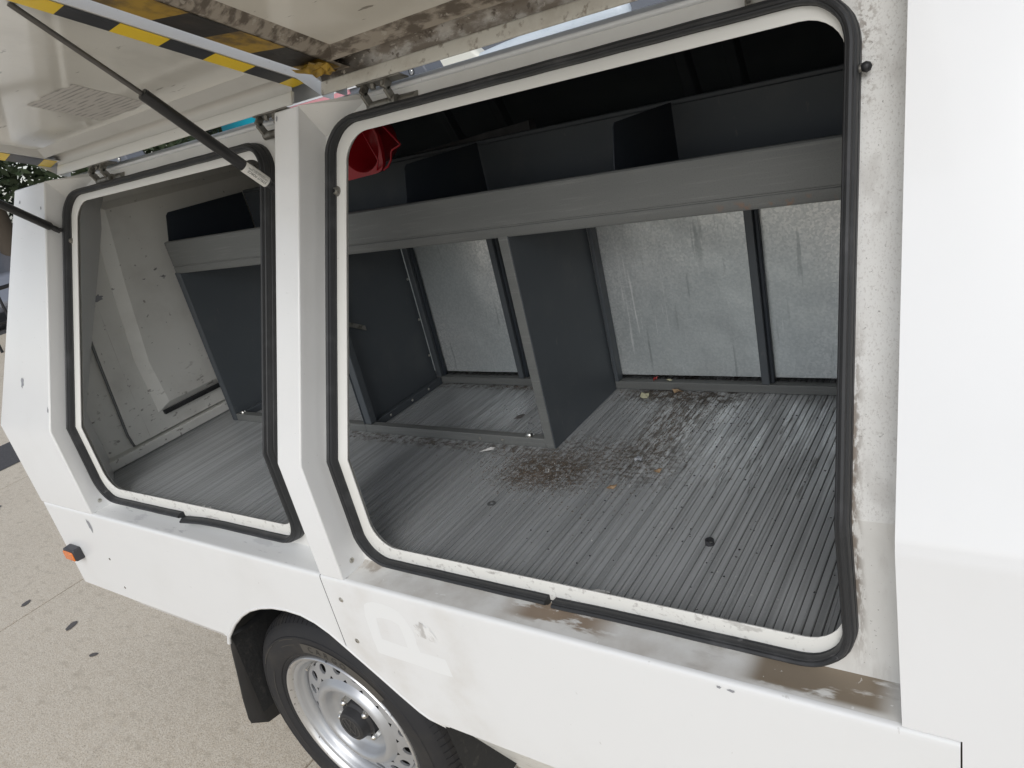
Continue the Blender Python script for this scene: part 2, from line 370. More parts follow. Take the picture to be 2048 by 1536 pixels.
M['car_paint'] = surf('grey_car_paint', (0.32, 0.34, 0.40), 0.25, metal=0.3, coat=0.6)
M['car_glass'] = surf('car_glass', (0.03, 0.035, 0.04), 0.08, coat=0.5)
M['wall_grey'] = surf('grey_cladding', (0.13, 0.145, 0.175), 0.6, layers=[dict(col=(0.17, 0.185, 0.21), scale=0.6, lo=0.4, hi=0.7, fac=0.6)])
M['cyan'] = surf('cyan_sign', (0.02, 0.55, 0.75), 0.4)
M['pink'] = surf('pink_sign', (0.80, 0.38, 0.42), 0.4)
M['sign_white'] = surf('white_sign', (0.82, 0.84, 0.86), 0.4)
M['fence'] = surf('fence_black', (0.015, 0.015, 0.017), 0.5)

# ------------------------------------------------------------------ mesh helpers
C = scene.collection

class MB:
    def __init__(s):
        s.v, s.f, s.mi = [], [], []
    def add(s, pts):
        i = len(s.v); s.v += [tuple(p) for p in pts]; return i
    def poly(s, pts, mi=0):
        i = s.add(pts); s.f.append(tuple(range(i, i + len(pts)))); s.mi.append(mi); return s
    def grid(s, rows, closed=False, mi=0, mifun=None):
        s._grid(rows, closed, mi, mifun); return s
    def _grid(s, rows, closed=False, mi=0, mifun=None):
        n = len(rows[0]); base = [s.add(r) for r in rows]
        for a in range(len(rows) - 1):
            for b in range(n if closed else n - 1):
                c = (b + 1) % n
                s.f.append((base[a] + b, base[a] + c, base[a + 1] + c, base[a + 1] + b))
                s.mi.append(mifun(a, b) if mifun else mi)
        return base
    def loft(s, loops, mi=0, cap=True):
        """closed cross-section loops"""
        base = s._grid(loops, closed=True, mi=mi)
        n = len(loops[0])
        if cap:
            s.f.append(tuple(base[0] + k for k in reversed(range(n)))); s.mi.append(mi)
            s.f.append(tuple(base[-1] + k for k in range(n))); s.mi.append(mi)
        return s
    def hexa(s, p, mi=0):
        i = s.add(p)
        for q in ((0, 3, 2, 1), (4, 5, 6, 7), (0, 1, 5, 4), (1, 2, 6, 5), (2, 3, 7, 6), (3, 0, 4, 7)):
            s.f.append(tuple(i + k for k in q)); s.mi.append(mi)
        return s
    def box(s, x0, x1, y0, y1, z0, z1, mi=0):
        return s.hexa([(x0, y0, z0), (x1, y0, z0), (x1, y1, z0), (x0, y1, z0), (x0, y0, z1), (x1, y0, z1), (x1, y1, z1), (x0, y1, z1)], mi)
    def tube(s, path, r, n=12, mi=0, cap=True):
        path = [Vector(p) for p in path]
        rr = r if isinstance(r, (list, tuple)) else [r] * len(path)
        loops = []
        ref = None
        for i, p in enumerate(path):
            d = (path[min(i + 1, len(path) - 1)] - path[max(i - 1, 0)]).normalized()
            if ref is None:
                ref = Vector((0, 0, 1)) if abs(d.z) < 0.9 else Vector((1, 0, 0))
            a = d.cross(ref).normalized(); b = a.cross(d).normalized(); ref = b
            loops.append([p + (a * cos(2 * pi * k / n) + b * sin(2 * pi * k / n)) * rr[i] for k in range(n)])
        return s.loft(loops, mi, cap)
    def disc_prism(s, c, axis, r, h, n=24, mi=0):
        c = Vector(c); a = Vector(axis).normalized()
        return s.tube([c, c + a * h], r, n, mi)
    def lathe(s, prof, n, fn, mi=0, mifun=None):
        """prof list of (r, y); fn(r, y, ang)->point"""
        rows = [[fn(r, y, 2 * pi * k / n) for k in range(n)] for r, y in prof]
        s.grid(rows, closed=True, mi=mi, mifun=mifun)
        return s
    def build(s, name, mats, parent=None, smooth=None, bevel=0, seg=2, recalc=True):
        me = bpy.data.meshes.new(name)
        me.from_pydata(s.v, [], s.f)
        mats = mats if isinstance(mats, (list, tuple)) else [mats]
        for k in mats:
            me.materials.append(M[k] if isinstance(k, str) else k)
        for p, k in zip(me.polygons, s.mi):
            p.material_index = k
        if recalc:
            bm = bmesh.new(); bm.from_mesh(me)
            bmesh.ops.remove_doubles(bm, verts=bm.verts, dist=1e-6)
            bmesh.ops.recalc_face_normals(bm, faces=bm.faces)
            bm.to_mesh(me); bm.free()
        if smooth is not None:
            me.polygons.foreach_set("use_smooth", [True] * len(me.polygons))
            me.set_sharp_from_angle(angle=radians(smooth))
        o = bpy.data.objects.new(name, me)
        C.objects.link(o)
        if bevel:
            b = o.modifiers.new("bevel", 'BEVEL'); b.width = bevel; b.segments = seg; b.limit_method = 'ANGLE'; b.angle_limit = radians(35)
            if smooth is None:
                me.polygons.foreach_set("use_smooth", [True] * len(me.polygons))
                me.set_sharp_from_angle(angle=radians(30))
                b.harden_normals = False
        if parent:
            attach(o, parent)
        return o

def attach(o, parent):
    o.parent = parent
    o.matrix_parent_inverse = world_of(parent).inverted()

def world_of(o):
    mtx = o.matrix_basis.copy()
    if o.parent:
        mtx = world_of(o.parent) @ o.matrix_parent_inverse @ mtx
    return mtx

def thing(name, label, cat, loc=(0, 0, 0), group=None):
    o = bpy.data.objects.new(name, None); C.objects.link(o); o.location = loc
    o.empty_display_size = 0.1
    o['label'] = label; o['category'] = cat
    if group: o['group'] = group
    return o

def tag(o, label, cat, group=None, kind=None):
    if label: o['label'] = label
    if cat: o['category'] = cat
    if group: o['group'] = group
    if kind: o['kind'] = kind
    return o

def text_mesh(txt, size, extrude=0.0004):
    cu = bpy.data.curves.new("txt", 'FONT'); cu.body = txt; cu.size = size; cu.align_x = 'CENTER'; cu.align_y = 'CENTER'; cu.extrude = extrude
    cu.resolution_u = 3
    ob = bpy.data.objects.new("txt", cu); C.objects.link(ob)
    bpy.context.view_layer.update()
    me = bpy.data.meshes.new_from_object(ob.evaluated_get(bpy.context.evaluated_depsgraph_get()))
    bpy.data.objects.remove(ob); bpy.data.curves.remove(cu)
    return me

# ------------------------------------------------------------------ setting: ground
ground = MB().poly([(-60, -40, -0.03), (40, -40, -0.03), (40, 60, -0.03), (-60, 60, -0.03)]).build('ground', 'joint')
tag(ground, None, None, kind='structure')
slab_me = None
PX, PY = 2.06, 3.1
JX, JY = -0.64, -1.9
proto = MB().box(0.004, PX - 0.004, 0.004, PY - 0.004, -0.04, 0.0).build('slab', 'concrete')
slab_me = proto.data
bpy.data.objects.remove(proto)
for i in range(-6, 4):
    for j in range(-1, 3):
        o = bpy.data.objects.new('slab', slab_me); C.objects.link(o)
        o.location = (JX + i * PX, JY + j * PY, 0)
        o.parent = ground
far = MB()
far.poly([(-60, -40, -0.012), (JX - 6 * PX - 0.01, -40, -0.012), (JX - 6 * PX - 0.01, 60, -0.012), (-60, 60, -0.012)])
tag(far.build('road', 'asphalt'), None, None, kind='structure')
pav = MB()
x0, x1, y0, y1 = JX - 6 * PX, JX + 4 * PX, JY - PY, JY + 3 * PY
pav.poly([(x0, y1, -0.008), (40, y1, -0.008), (40, 60, -0.008), (x0, 60, -0.008)])
pav.poly([(x0, -40, -0.008), (40, -40, -0.008), (40, y0, -0.008), (x0, y0, -0.008)])
pav.poly([(x1, y0, -0.008), (40, y0, -0.008), (40, y1, -0.008), (x1, y1, -0.008)])
tag(pav.build('pavement', 'concrete'), None, None, kind='structure')
# dark ground patch and flat stains
def blob(name, cx, cy, rx, ry, rot, z, mat, n=18, jit=0.25, seed=1):
    rnd = random.Random(seed)
    pts = []
    for k in range(n):
        a = 2 * pi * k / n; s = 1 + rnd.uniform(-jit, jit)
        x, y = rx * cos(a) * s, ry * sin(a) * s
        pts.append((cx + x * cos(rot) - y * sin(rot), cy + x * sin(rot) + y * cos(rot), z))
    return MB().poly(pts).build(name, mat)
p = blob('dark_patch', -5.55, 1.05, 0.36, 1.6, 0.0, 0.004, 'asphalt', 26, 0.05, 3)
p.parent = ground
for k, (cx, cy, rx, ry) in enumerate([(-2.815, 0.176, 0.016, 0.026), (-2.333, 0.170, 0.019, 0.031), (-1.995, 0.10, 0.020, 0.012), (-4.4, 0.66, 0.02, 0.04)]):
    p = blob('stain', cx, cy, rx, ry, 0.5, 0.003, 'stain', 22, 0.10, 10 + k); p.parent = ground

# ================================================================== THE VAN
van = thing('service_van', 'white service van body with two open side hatches and soiled sills', 'van', (-0.25, 0.89, 0.0))

ZC = 0.893           # crease height
ZB = 1.157           # bend height
TY, TZ = 0.3894, 0.9211   # upper facet direction (going up)
STOP = 0.6677
def base(s):
    if s <= 0: return 0.0, ZB + s
    return TY * s, ZB + TZ * s
def P(x, s, d):
    y, z = base(s)
    return (x, y + d, z - 0.2076 * d)
def s_of_z(z, d):     # lower facet
    return z - ZB + 0.2076 * d

def prism_x(name, xa, xb, svals, d0, d1, mat, bevel=0.003, parent=van):
    """pillar: outer face at d0, inner at d1, along s"""
    loops = []
    for s in svals:
        loops.append([P(xa, s, d0), P(xb, s, d0), P(xb, s, d1), P(xa, s, d1)])
    return MB().loft(loops).build(name, mat, parent, bevel=bevel)

SB = s_of_z(ZC, 0)
# --- pillars
loops = []
def x_rear(z):
    return -1.352 if z < ZB - 0.1 else (-1.358 if z <= ZB else -1.358 + (z - ZB) / 0.615 * 0.133)
for s, xr_ in ((SB, -1.350), (0.0, -1.358), (STOP, -1.225)):
    loops.append([P(xr_, s, 0), P(-1.037, s, 0), P(-1.037, s, 0.08), P(xr_, s, 0.25)])
MB().loft(loops).build('pillar', 'white', van, bevel=0.004)
prism_x('pillar', -0.069, 0.0, (SB + 0.001, 0.0, STOP), 0.0, 0.078, 'white', 0.003)
# front panel with rounded bend
fp = MB()
svals = [SB + 0.0045] + [-0.014, -0.008, -0.004, 0.0, 0.004, 0.008, 0.014] + [0.2, 0.4, STOP, 0.9]
def basef(s):
    # rounded profile around the bend
    y, z = base(s)
    k = max(0.0, 1 - abs(s) / 0.014)
    return y + 0.0021 * k * k, z
fp.grid([[(xx, basef(s)[0], basef(s)[1]) for s in svals] for xx in (0.995, 1.0575, 1.3, 1.75)])
fp.grid([[(0.995, basef(s)[0], basef(s)[1]) for s in svals], [(0.995, basef(s)[0] + 0.066, basef(s)[1] - 0.0137) for s in svals]])
fp.grid([[(xx, 0.0, z_) for z_ in (0.40, ZB + svals[0])] for xx in (1.0575, 1.3, 1.75)])
fp.grid([[(1.0575, 0.0, z_) for z_ in (0.40, ZB + svals[0])], [(1.0575, 0.011, z_) for z_ in (0.40, ZB + svals[0])]])
fp.grid([[(0.995, 0.0, ZB + svals[0]), (1.0575, 0.0, ZB + svals[0])], [(0.995, 0.011, ZB + svals[0]), (1.0575, 0.011, ZB + svals[0])]])
fp.build('body_panel', 'white_panel', van, smooth=30)
MB().box(0.997, 1.10, 0.0115, 0.016, 0.4, ZC + 0.02).build('seam_backing', 'bark', van)

# --- skirt with wheel arch cut-out
ARCH = [(-0.588, 0.560), (-0.575, 0.585), (-0.545, 0.615), (-0.514, 0.645), (-0.46, 0.686), (-0.412, 0.714), (-0.36, 0.735), (-0.305, 0.750), (-0.25, 0.757), (-0.199, 0.757),
        (-0.155, 0.747), (-0.115, 0.728), (-0.075, 0.700), (-0.035, 0.672), (0.006, 0.643), (0.051, 0.610), (0.095, 0.580), (0.118, 0.570), (0.135, 0.568)]
def skirt_bottom(x):
    if x <= ARCH[0][0]: return 0.595
    if x >= ARCH[-1][0]: return 0.568
    for (xa, za), (xb, zb) in zip(ARCH, ARCH[1:]):
        if xa <= x <= xb:
            t = (x - xa) / (xb - xa); return za + t * (zb - za)
def skirt(xs, name, mat):
    mb = MB()
    prof_top = [(0.0, ZC - 0.012), (0.0003, ZC - 0.006), (0.002, ZC - 0.002), (0.005, ZC - 0.0003), (0.009, ZC)]
    rows = []
    for x in xs:
        zb = skirt_bottom(x)
        r = [(x, 0.014, zb), (x, 0.0, zb)] + [(x, 0.0, zb + (ZC - 0.012 - zb) * k / 3) for k in (1, 2)] + [(x, y, z) for y, z in prof_top]
        rows.append(r)
    mb.grid(rows)
    return mb.build(name, mat, van, smooth=40)
xs = [-1.338, -1.1, -0.9, -0.7, -0.60] + [a[0] for a in ARCH if a[0] < -0.075] + [-0.0735]
skirt([x for x in xs], 'side_skirt', 'skirt')
xs = [-0.0715] + [a[0] for a in ARCH if a[0] > -0.07] + [0.3, 0.6, 0.9, 1.0555]
skirt(xs, 'side_skirt', 'skirt')
# skirt rear end cap / body rear face
MB().grid([[(-1.338, 0.0, 0.595), (-1.338, 0.0, ZC)], [(-1.338, 1.78, 0.595), (-1.338, 1.78, ZC)]]).build('body_panel', 'white', van)
# in-turned lower flange under the skirt
lf = MB()
lf.grid([[(-1.30, 0.012, 0.598), (-0.60, 0.012, 0.598)], [(-1.20, 0.075, 0.475), (-0.64, 0.075, 0.475)]])
lf.build('under_flange', 'white', van)
lf = MB()
lf.grid([[(0.15, 0.012, 0.575), (1.2, 0.012, 0.575)], [(0.15, 0.10, 0.400), (1.2, 0.10, 0.400)], [(0.15, 0.19, 0.22), (1.2, 0.19, 0.22)]])
lf.build('under_flange', 'inner_white', van)
# arch lip (rolled edge)
MB().tube([(x, 0.004, z) for x, z in ARCH] + [(0.136, 0.02, 0.54), (0.136, 0.09, 0.402), (0.136, 0.18, 0.225)], 0.0055, 10).build('arch_lip', 'white', van, smooth=60)
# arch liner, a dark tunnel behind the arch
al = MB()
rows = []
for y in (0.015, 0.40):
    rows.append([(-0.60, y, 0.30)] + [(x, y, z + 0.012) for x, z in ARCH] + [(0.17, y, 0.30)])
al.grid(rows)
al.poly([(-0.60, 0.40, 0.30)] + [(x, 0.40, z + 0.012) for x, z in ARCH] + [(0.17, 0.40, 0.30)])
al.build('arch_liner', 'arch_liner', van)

# --- sill ledge
def ledge(xa, xb, mat):
    n = 12
    rows = []
    for k in range(n + 1):
        x = xa + (xb - xa) * k / n
        rows.append([(x, 0.0085, ZC - 0.0003), (x, 0.03, ZC + 0.0004), (x, 0.058, ZC + 0.001), (x, 0.068, ZC + 0.006)])
    MB().grid(rows).build('sill', mat, van, smooth=30)
ledge(-1.037, -0.069, 'ledge_rear')
ledge(0.0, 0.996, 'ledge')

# --- openings
def rrect(x0, x1, s0, s1, r, nc=8, nx=10):
    """closed loop (x, s, nxv, nsv), counter-clockwise from bottom-left corner start; vertex at s=0 on both sides"""
    out = []
    # bottom edge left->right
    for k in range(nx):
        t = k / nx; out.append((x0 + r + (x1 - x0 - 2 * r) * t, s0, 0, -1))
    for k in range(nc):
        a = -pi / 2 + (pi / 2) * k / nc; out.append((x1 - r + r * cos(a), s0 + r + r * sin(a), cos(a), sin(a)))
    sv = [s0 + r, (s0 + r) * 0.5, -0.02, 0.0, 0.02, 0.15, 0.3, 0.45]
    for s in sv: out.append((x1, s, 1, 0))
    for k in range(nc):
        a = (pi / 2) * k / nc; out.append((x1 - r + r * cos(a), s1 - r + r * sin(a), cos(a), sin(a)))
    for k in range(nx):
        t = k / nx; out.append((x1 - r - (x1 - x0 - 2 * r) * t, s1, 0, 1))
    for k in range(nc):
        a = pi / 2 + (pi / 2) * k / nc; out.append((x0 + r + r * cos(a), s1 - r + r * sin(a), cos(a), sin(a)))
    for s in reversed(sv): out.append((x0, s, -1, 0))
    for k in range(nc):
        a = pi + (pi / 2) * k / nc; out.append((x0 + r + r * cos(a), s0 + r + r * sin(a), cos(a), sin(a)))
    return out
def offs(loop, o):
    return [(x + nx * o, s + ns * o) for x, s, nx, ns in loop]

DL, DC = 0.055, 0.067     # lip plane depth, channel depth
OPEN = [(-0.985, -0.172, -0.190, 0.604), (0.066, 0.925, -0.192, 0.606)]
SEALR = [(-1.0215, -0.162, -0.2265, 0.6305), (0.0335, 0.932, -0.2270, 0.6325)]
CELL = [(-1.041, -0.065, s_of_z(ZC + 0.002, DC), STOP), (-0.005, 0.996, s_of_z(ZC + 0.002, DC), STOP)]
for (x0, x1, s0, s1), (cx0, cx1, cs0, cs1) in zip(OPEN, CELL):
    inner = rrect(x0, x1, s0, s1, 0.054)
    outer = rrect(cx0, cx1, cs0, cs1, 0.0005)
    fr = MB()
    o_in = offs(inner, 0.006)
    fr.grid([[P(x, s, DC) for x, s in o_in], [P(o[0], o[1], DC) for o in outer]], closed=True)
    fr.build('door_frame', 'channel', van, smooth=20)
    # lip: front face, inner return
    lp = MB()
    a = offs(inner, 0.0); sr = SEALR[OPEN.index((x0, x1, s0, s1))]; c2 = offs(rrect(*sr, 0.066), 0.002)
    lp.grid([[P(x, s, DL + 0.003) for x, s in a], [P(x, s, DL + 0.001) for x, s in a], [P(x, s, DL) for x, s in offs(inner, 0.0025)],
             [P(x, s, DL) for x, s in c2], [P(x, s, DC) for x, s in c2]], closed=True)
    lp.build('opening_lip', 'lip', van, smooth=40)

# --- seals: swept rubber section with a break at the bottom
SEC = [(-0.0125, 0.0135), (-0.0130, 0.0055), (-0.0110, 0.0035), (-0.0125, 0.0015), (-0.0115, -0.0045), (-0.0090, -0.0080), (-0.0060, -0.0085), (-0.0045, -0.0115), (0.0000, -0.0140), (0.0045, -0.0125),
       (0.0065, -0.0085), (0.0062, -0.0065), (0.0095, -0.0050), (0.0115, 0.000), (0.0105, 0.0065), (0.0085, 0.0080), (0.0115, 0.0100), (0.0115, 0.0200)]
def seal(op, xbreak, gap, sag):
    x0, x1, s0, s1 = op
    loop = rrect(x0, x1, s0, s1, 0.066, nc=10, nx=26)
    # start the path at the break
    pts = loop
    bot = [k for k, q in enumerate(pts) if q[3] == -1 and q[2] == 0]
    path = []
    s = s0
    path.append((xbreak + gap, s, 0, -1)); 
    later = [q for q in (pts[k] for k in bot) if q[0] > xbreak + gap + 0.01]
    first = [q for q in (pts[k] for k in bot) if q[0] < xbreak - 0.01]
    path += later + pts[bot[-1] + 1:] + first + [(xbreak, s, 0, -1)]
    loops = []
    n = len(path)
    for k, (x, s, nx, ns) in enumerate(path):
        sg = 0.0; dd = 0.0
        if k < 6:
            w = (1 - k / 6) ** 2; sg = -sag * w; dd = -sag * 0.7 * w
        if k > n - 7:
            w = (1 - (n - 1 - k) / 6) ** 2; sg = sag * 0.15 * w
        wob = 0.00025 * sin(k * 1.7)
        lp = []
        for (o, dpt) in SEC:
            oo = o * 0.66 + wob
            lp.append(P(x + nx * oo, s + ns * oo + sg, 0.048 + dpt * 0.95 + dd))
        loops.append(lp)
    return MB().loft(loops).build('door_seal', 'rubber', van, smooth=32)
seal(SEALR[0], -0.632, 0.012, 0.009)
seal(SEALR[1], 0.464, 0.013, 0.002)

# --- header edge bead and corner returns
hy, hz = base(STOP)
MB().tube([(-1.222, hy + 0.067, hz - 0.012), (0.2, hy + 0.067, hz - 0.012), (1.75, hy + 0.067, hz - 0.012)], 0.005, 8).build('roof_bead', 'white', van, smooth=60)
def corner_return(xa, xb, name='corner_return'):
    mb = MB()
    A = P(xa, STOP, 0.0); B_ = P(xb, STOP, 0.035); Cc = P(xb, STOP - 0.004, 0.0675); D = P(xa, STOP - 0.055, 0.0675)
    E_ = P(xa, STOP + 0.004, 0.03); F_ = P(xb, STOP + 0.004, 0.055)
    mb.poly([A, B_, Cc, D]); mb.poly([A, E_, F_, B_]); mb.poly([B_, F_, Cc]); 
    mb.build(name, 'channel', van)
corner_return(0.0, 0.115)
corner_return(-1.037, -0.90)

# --- roof, far side, rear and front bulkhead (closed body)
rf = MB()
ymid = 0.89
prof_out = [(hy + 0.067, hz - 0.012), (hy + 0.09, hz + 0.0), (ymid, hz + 0.012), (2 * ymid - hy - 0.067, hz), (2 * ymid - hy, hz), (2 * ymid, ZB), (2 * ymid, 0.5)]
rf.grid([[(x_rear(z), y, z) for y, z in prof_out], [(1.75, y, z) for y, z in prof_out]])
rf.build('roof', 'white', van, smooth=30)
ri = MB()
prof_in = [(hy + 0.069, hz - 0.02), (ymid, hz - 0.012), (2 * ymid - hy - 0.09, hz - 0.03), (2 * ymid - 0.06, ZB), (2 * ymid - 0.06, 0.90)]
ri.grid([[(x, y, z) for y, z in prof_in] for x in (-1.20, 1.06)])
ri.build('roof_lining', 'lining', van, smooth=30)
# far side pillars and hatch ribs, dark coated
for xa in (-0.62, -0.40, 0.26, 0.40, 0.98):
    mb = MB(); lo = []
    for (y, z) in ((2 * ymid - 0.062, 0.95), (2 * ymid - 0.062, ZB), (2 * ymid - hy - 0.085, hz - 0.035)):
        lo.append([(xa, y, z), (xa + 0.05, y, z), (xa + 0.04, y - 0.035, z), (xa + 0.01, y - 0.035, z)])
    mb.loft(lo).build('wall_rib', 'lining', van, bevel=0.004)
MB().poly([(1.062, 0.08, 0.9), (1.062, 0.08, ZB), (1.062, hy + 0.09, hz - 0.03), (1.062, 1.40, hz - 0.03), (1.062, 1.70, ZB), (1.062, 1.70, 0.9)]).build('bulkhead', 'charcoal_dark', van)
# rear outer wall
MB().grid([[(-1.346, 0.02, 0.6), (-1.352, 0.02, ZB), (-1.222, hy + 0.02, hz - 0.002)], [(-1.346, 1.74, 0.6), (-1.352, 1.74, ZB), (-1.222, 1.74 - hy, hz - 0.002)]]).build('body_panel', 'white', van)
# rear bay inner walls
MB().grid([[(-1.225, 0.07, 0.90), (-1.225, 0.07, ZB), (-1.2185, hy + 0.06, hz - 0.02)], [(-1.225, 1.70, 0.90), (-1.225, 1.70, ZB), (-1.2185, 1.45, hz - 0.02)]]).build('inner_wall', 'inner_white', van)
# ceiling strip over the rear bay and inside face of the rear pillar, white
MB().grid([[(-1.216, hy + 0.072, hz - 0.026), (-0.75, hy + 0.072, hz - 0.026)], [(-1.216, 1.45, hz - 0.024), (-0.75, 1.45, hz - 0.024)]]).build('inner_wall', 'inner_white', van)
MB().grid([[(-1.232, 0.075, 0.90), (-1.232, 0.075, ZB - 0.01), (-1.216, hy + 0.071, hz - 0.03)], [(-1.01, 0.075, 0.90), (-1.01, 0.075, ZB - 0.01), (-1.01, hy + 0.071, hz - 0.03)]]).build('inner_wall', 'inner_white', van)

# rear door seen from inside
rd = MB()
outl = [(0.262, 0.957), (0.257, 1.0), (0.270, 1.25), (0.285, 1.46), (0.335, 1.60), (0.372, 1.71), (1.41, 1.71), (1.5, 1.46), (1.52, 0.957)]
rd.loft([[(-1.2165, y, z) for y, z in outl], [(-1.203, y, z) for y, z in outl]])
door_r = rd.build('rear_door', 'inner_white', van, bevel=0.003)
rp = MB()
o1 = [(0.372, 1.024), (0.366, 1.215), (0.392, 1.45), (0.425, 1.686), (1.33, 1.686), (1.39, 1.215), (1.40, 1.024)]
o2 = [(0.408, 1.046), (0.397, 1.19), (0.425, 1.44), (0.458, 1.664), (1.30, 1.664), (1.36, 1.20), (1.36, 1.046)]
rp.grid([[(-1.203, y, z) for y, z in o1], [(-1.200, y, z) for y, z in o1], [(-1.180, y, z) for y, z in o2]], closed=True)
rp.poly([(-1.180, y, z) for y, z in o2])
rp.build('door_trim', 'inner_white', door_r)
MB().box(-1.203, -1.190, 0.385, 1.4, 1.008, 1.0225).build('gasket', 'rubber', door_r, bevel=0.003)
# groove lines pressed into the door edge
MB().tube([(-1.2035, 0.315, 0.965), (-1.2035, 0.318, 1.20), (-1.2035, 0.335, 1.50), (-1.2035, 0.352, 1.62)], 0.0011, 6).build('seam_line', 'ledge', door_r)
MB().tube([(-1.21, 0.260, 0.957), (-1.21, 0.254, 1.0), (-1.21, 0.267, 1.25), (-1.21, 0.282, 1.46), (-1.21, 0.332, 1.60)], 0.0045, 8).build('door_rubber', 'washer', door_r)
# white threshold in front of the rear door
th = MB().box(-1.228, -1.185, 0.08, 1.6, 0.9215, 0.953)
th.build('threshold', 'inner_white', van, bevel=0.004)

# --- floor: ribbed planks 157 mm wide running across the van
floor = MB().box(-1.235, 1.06, 0.068, 1.70, 0.895, 0.9105).build('floor', 'charcoal_dark', van)
PW = 0.1572
def plank_mesh():
    prof = []; gr = []
    n = 12; pitch = (PW - 0.0018) / n
    z0 = 0.92
    x = 0.0009
    prof.append((x, 0.911)); prof.append((x, z0))
    for k in range(n):
        xa = x + k * pitch
        if k:
            gr += [len(prof) + 1]
            prof += [(xa - 0.0012, z0), (xa - 0.0007, z0 - 0.0024), (xa + 0.0007, z0 - 0.0024), (xa + 0.0012, z0)]
        if k in (0, n - 1):
            xm = xa + pitch * 0.5
            prof += [(xm - 0.0009, z0), (xm, z0 - 0.0014), (xm + 0.0009, z0)]
    prof += [(PW - 0.0009, z0), (PW - 0.0009, 0.911)]
    mb = MB()
    mb.grid([[(a, 0.069, z) for a, z in prof], [(a, 1.70, z) for a, z in prof]], mifun=lambda a, b: 1 if b in gr else 0)
    return mb
X00 = 0.7400
k0 = -13
first = None
for k in range(k0, 2):
    xx = X00 + k * PW
    mb = plank_mesh()
    mb.v = [(a + xx, b, c) for a, b, c in mb.v]
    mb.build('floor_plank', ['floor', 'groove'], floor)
# sealant smears on the sill edge
for (xa, xb, ya) in ((-0.62, -0.55, 0.085), (0.45, 0.52, 0.083), (0.535, 0.56, 0.083)):
    rnd = random.Random(int(xa * 100))
    pts = []
    n = 9
    for k in range(n): pts.append((xa + (xb - xa) * k / (n - 1), ya + rnd.uniform(0, 0.010) + (0.004 if 0 < k < n - 1 else 0), 0.9245))
    for k in reversed(range(n)): pts.append((xa + (xb - xa) * k / (n - 1), ya - 0.018, 0.9445))
    MB().poly(pts).build('sealant_smear', 'sealant', van)

# ------------------------------------------------------------------ hatches (side doors)
AL = radians(20)
U = (-cos(AL), sin(AL)); W = (-sin(AL), -cos(AL))
U2 = (-cos(radians(-3)), sin(radians(-3))); W2 = (-sin(radians(-3)), -cos(radians(-3)))
HY, HZ = 0.305, 1.814
RB = 0.62
def Dp(x, r, h):
    if r <= RB:
        return (x, HY + U[0] * r + W[0] * h, HZ + U[1] * r + W[1] * h)
    by, bz = HY + U[0] * RB, HZ + U[1] * RB
    return (x, by + U2[0] * (r - RB) + W2[0] * h, bz + U2[1] * (r - RB) + W2[1] * h)

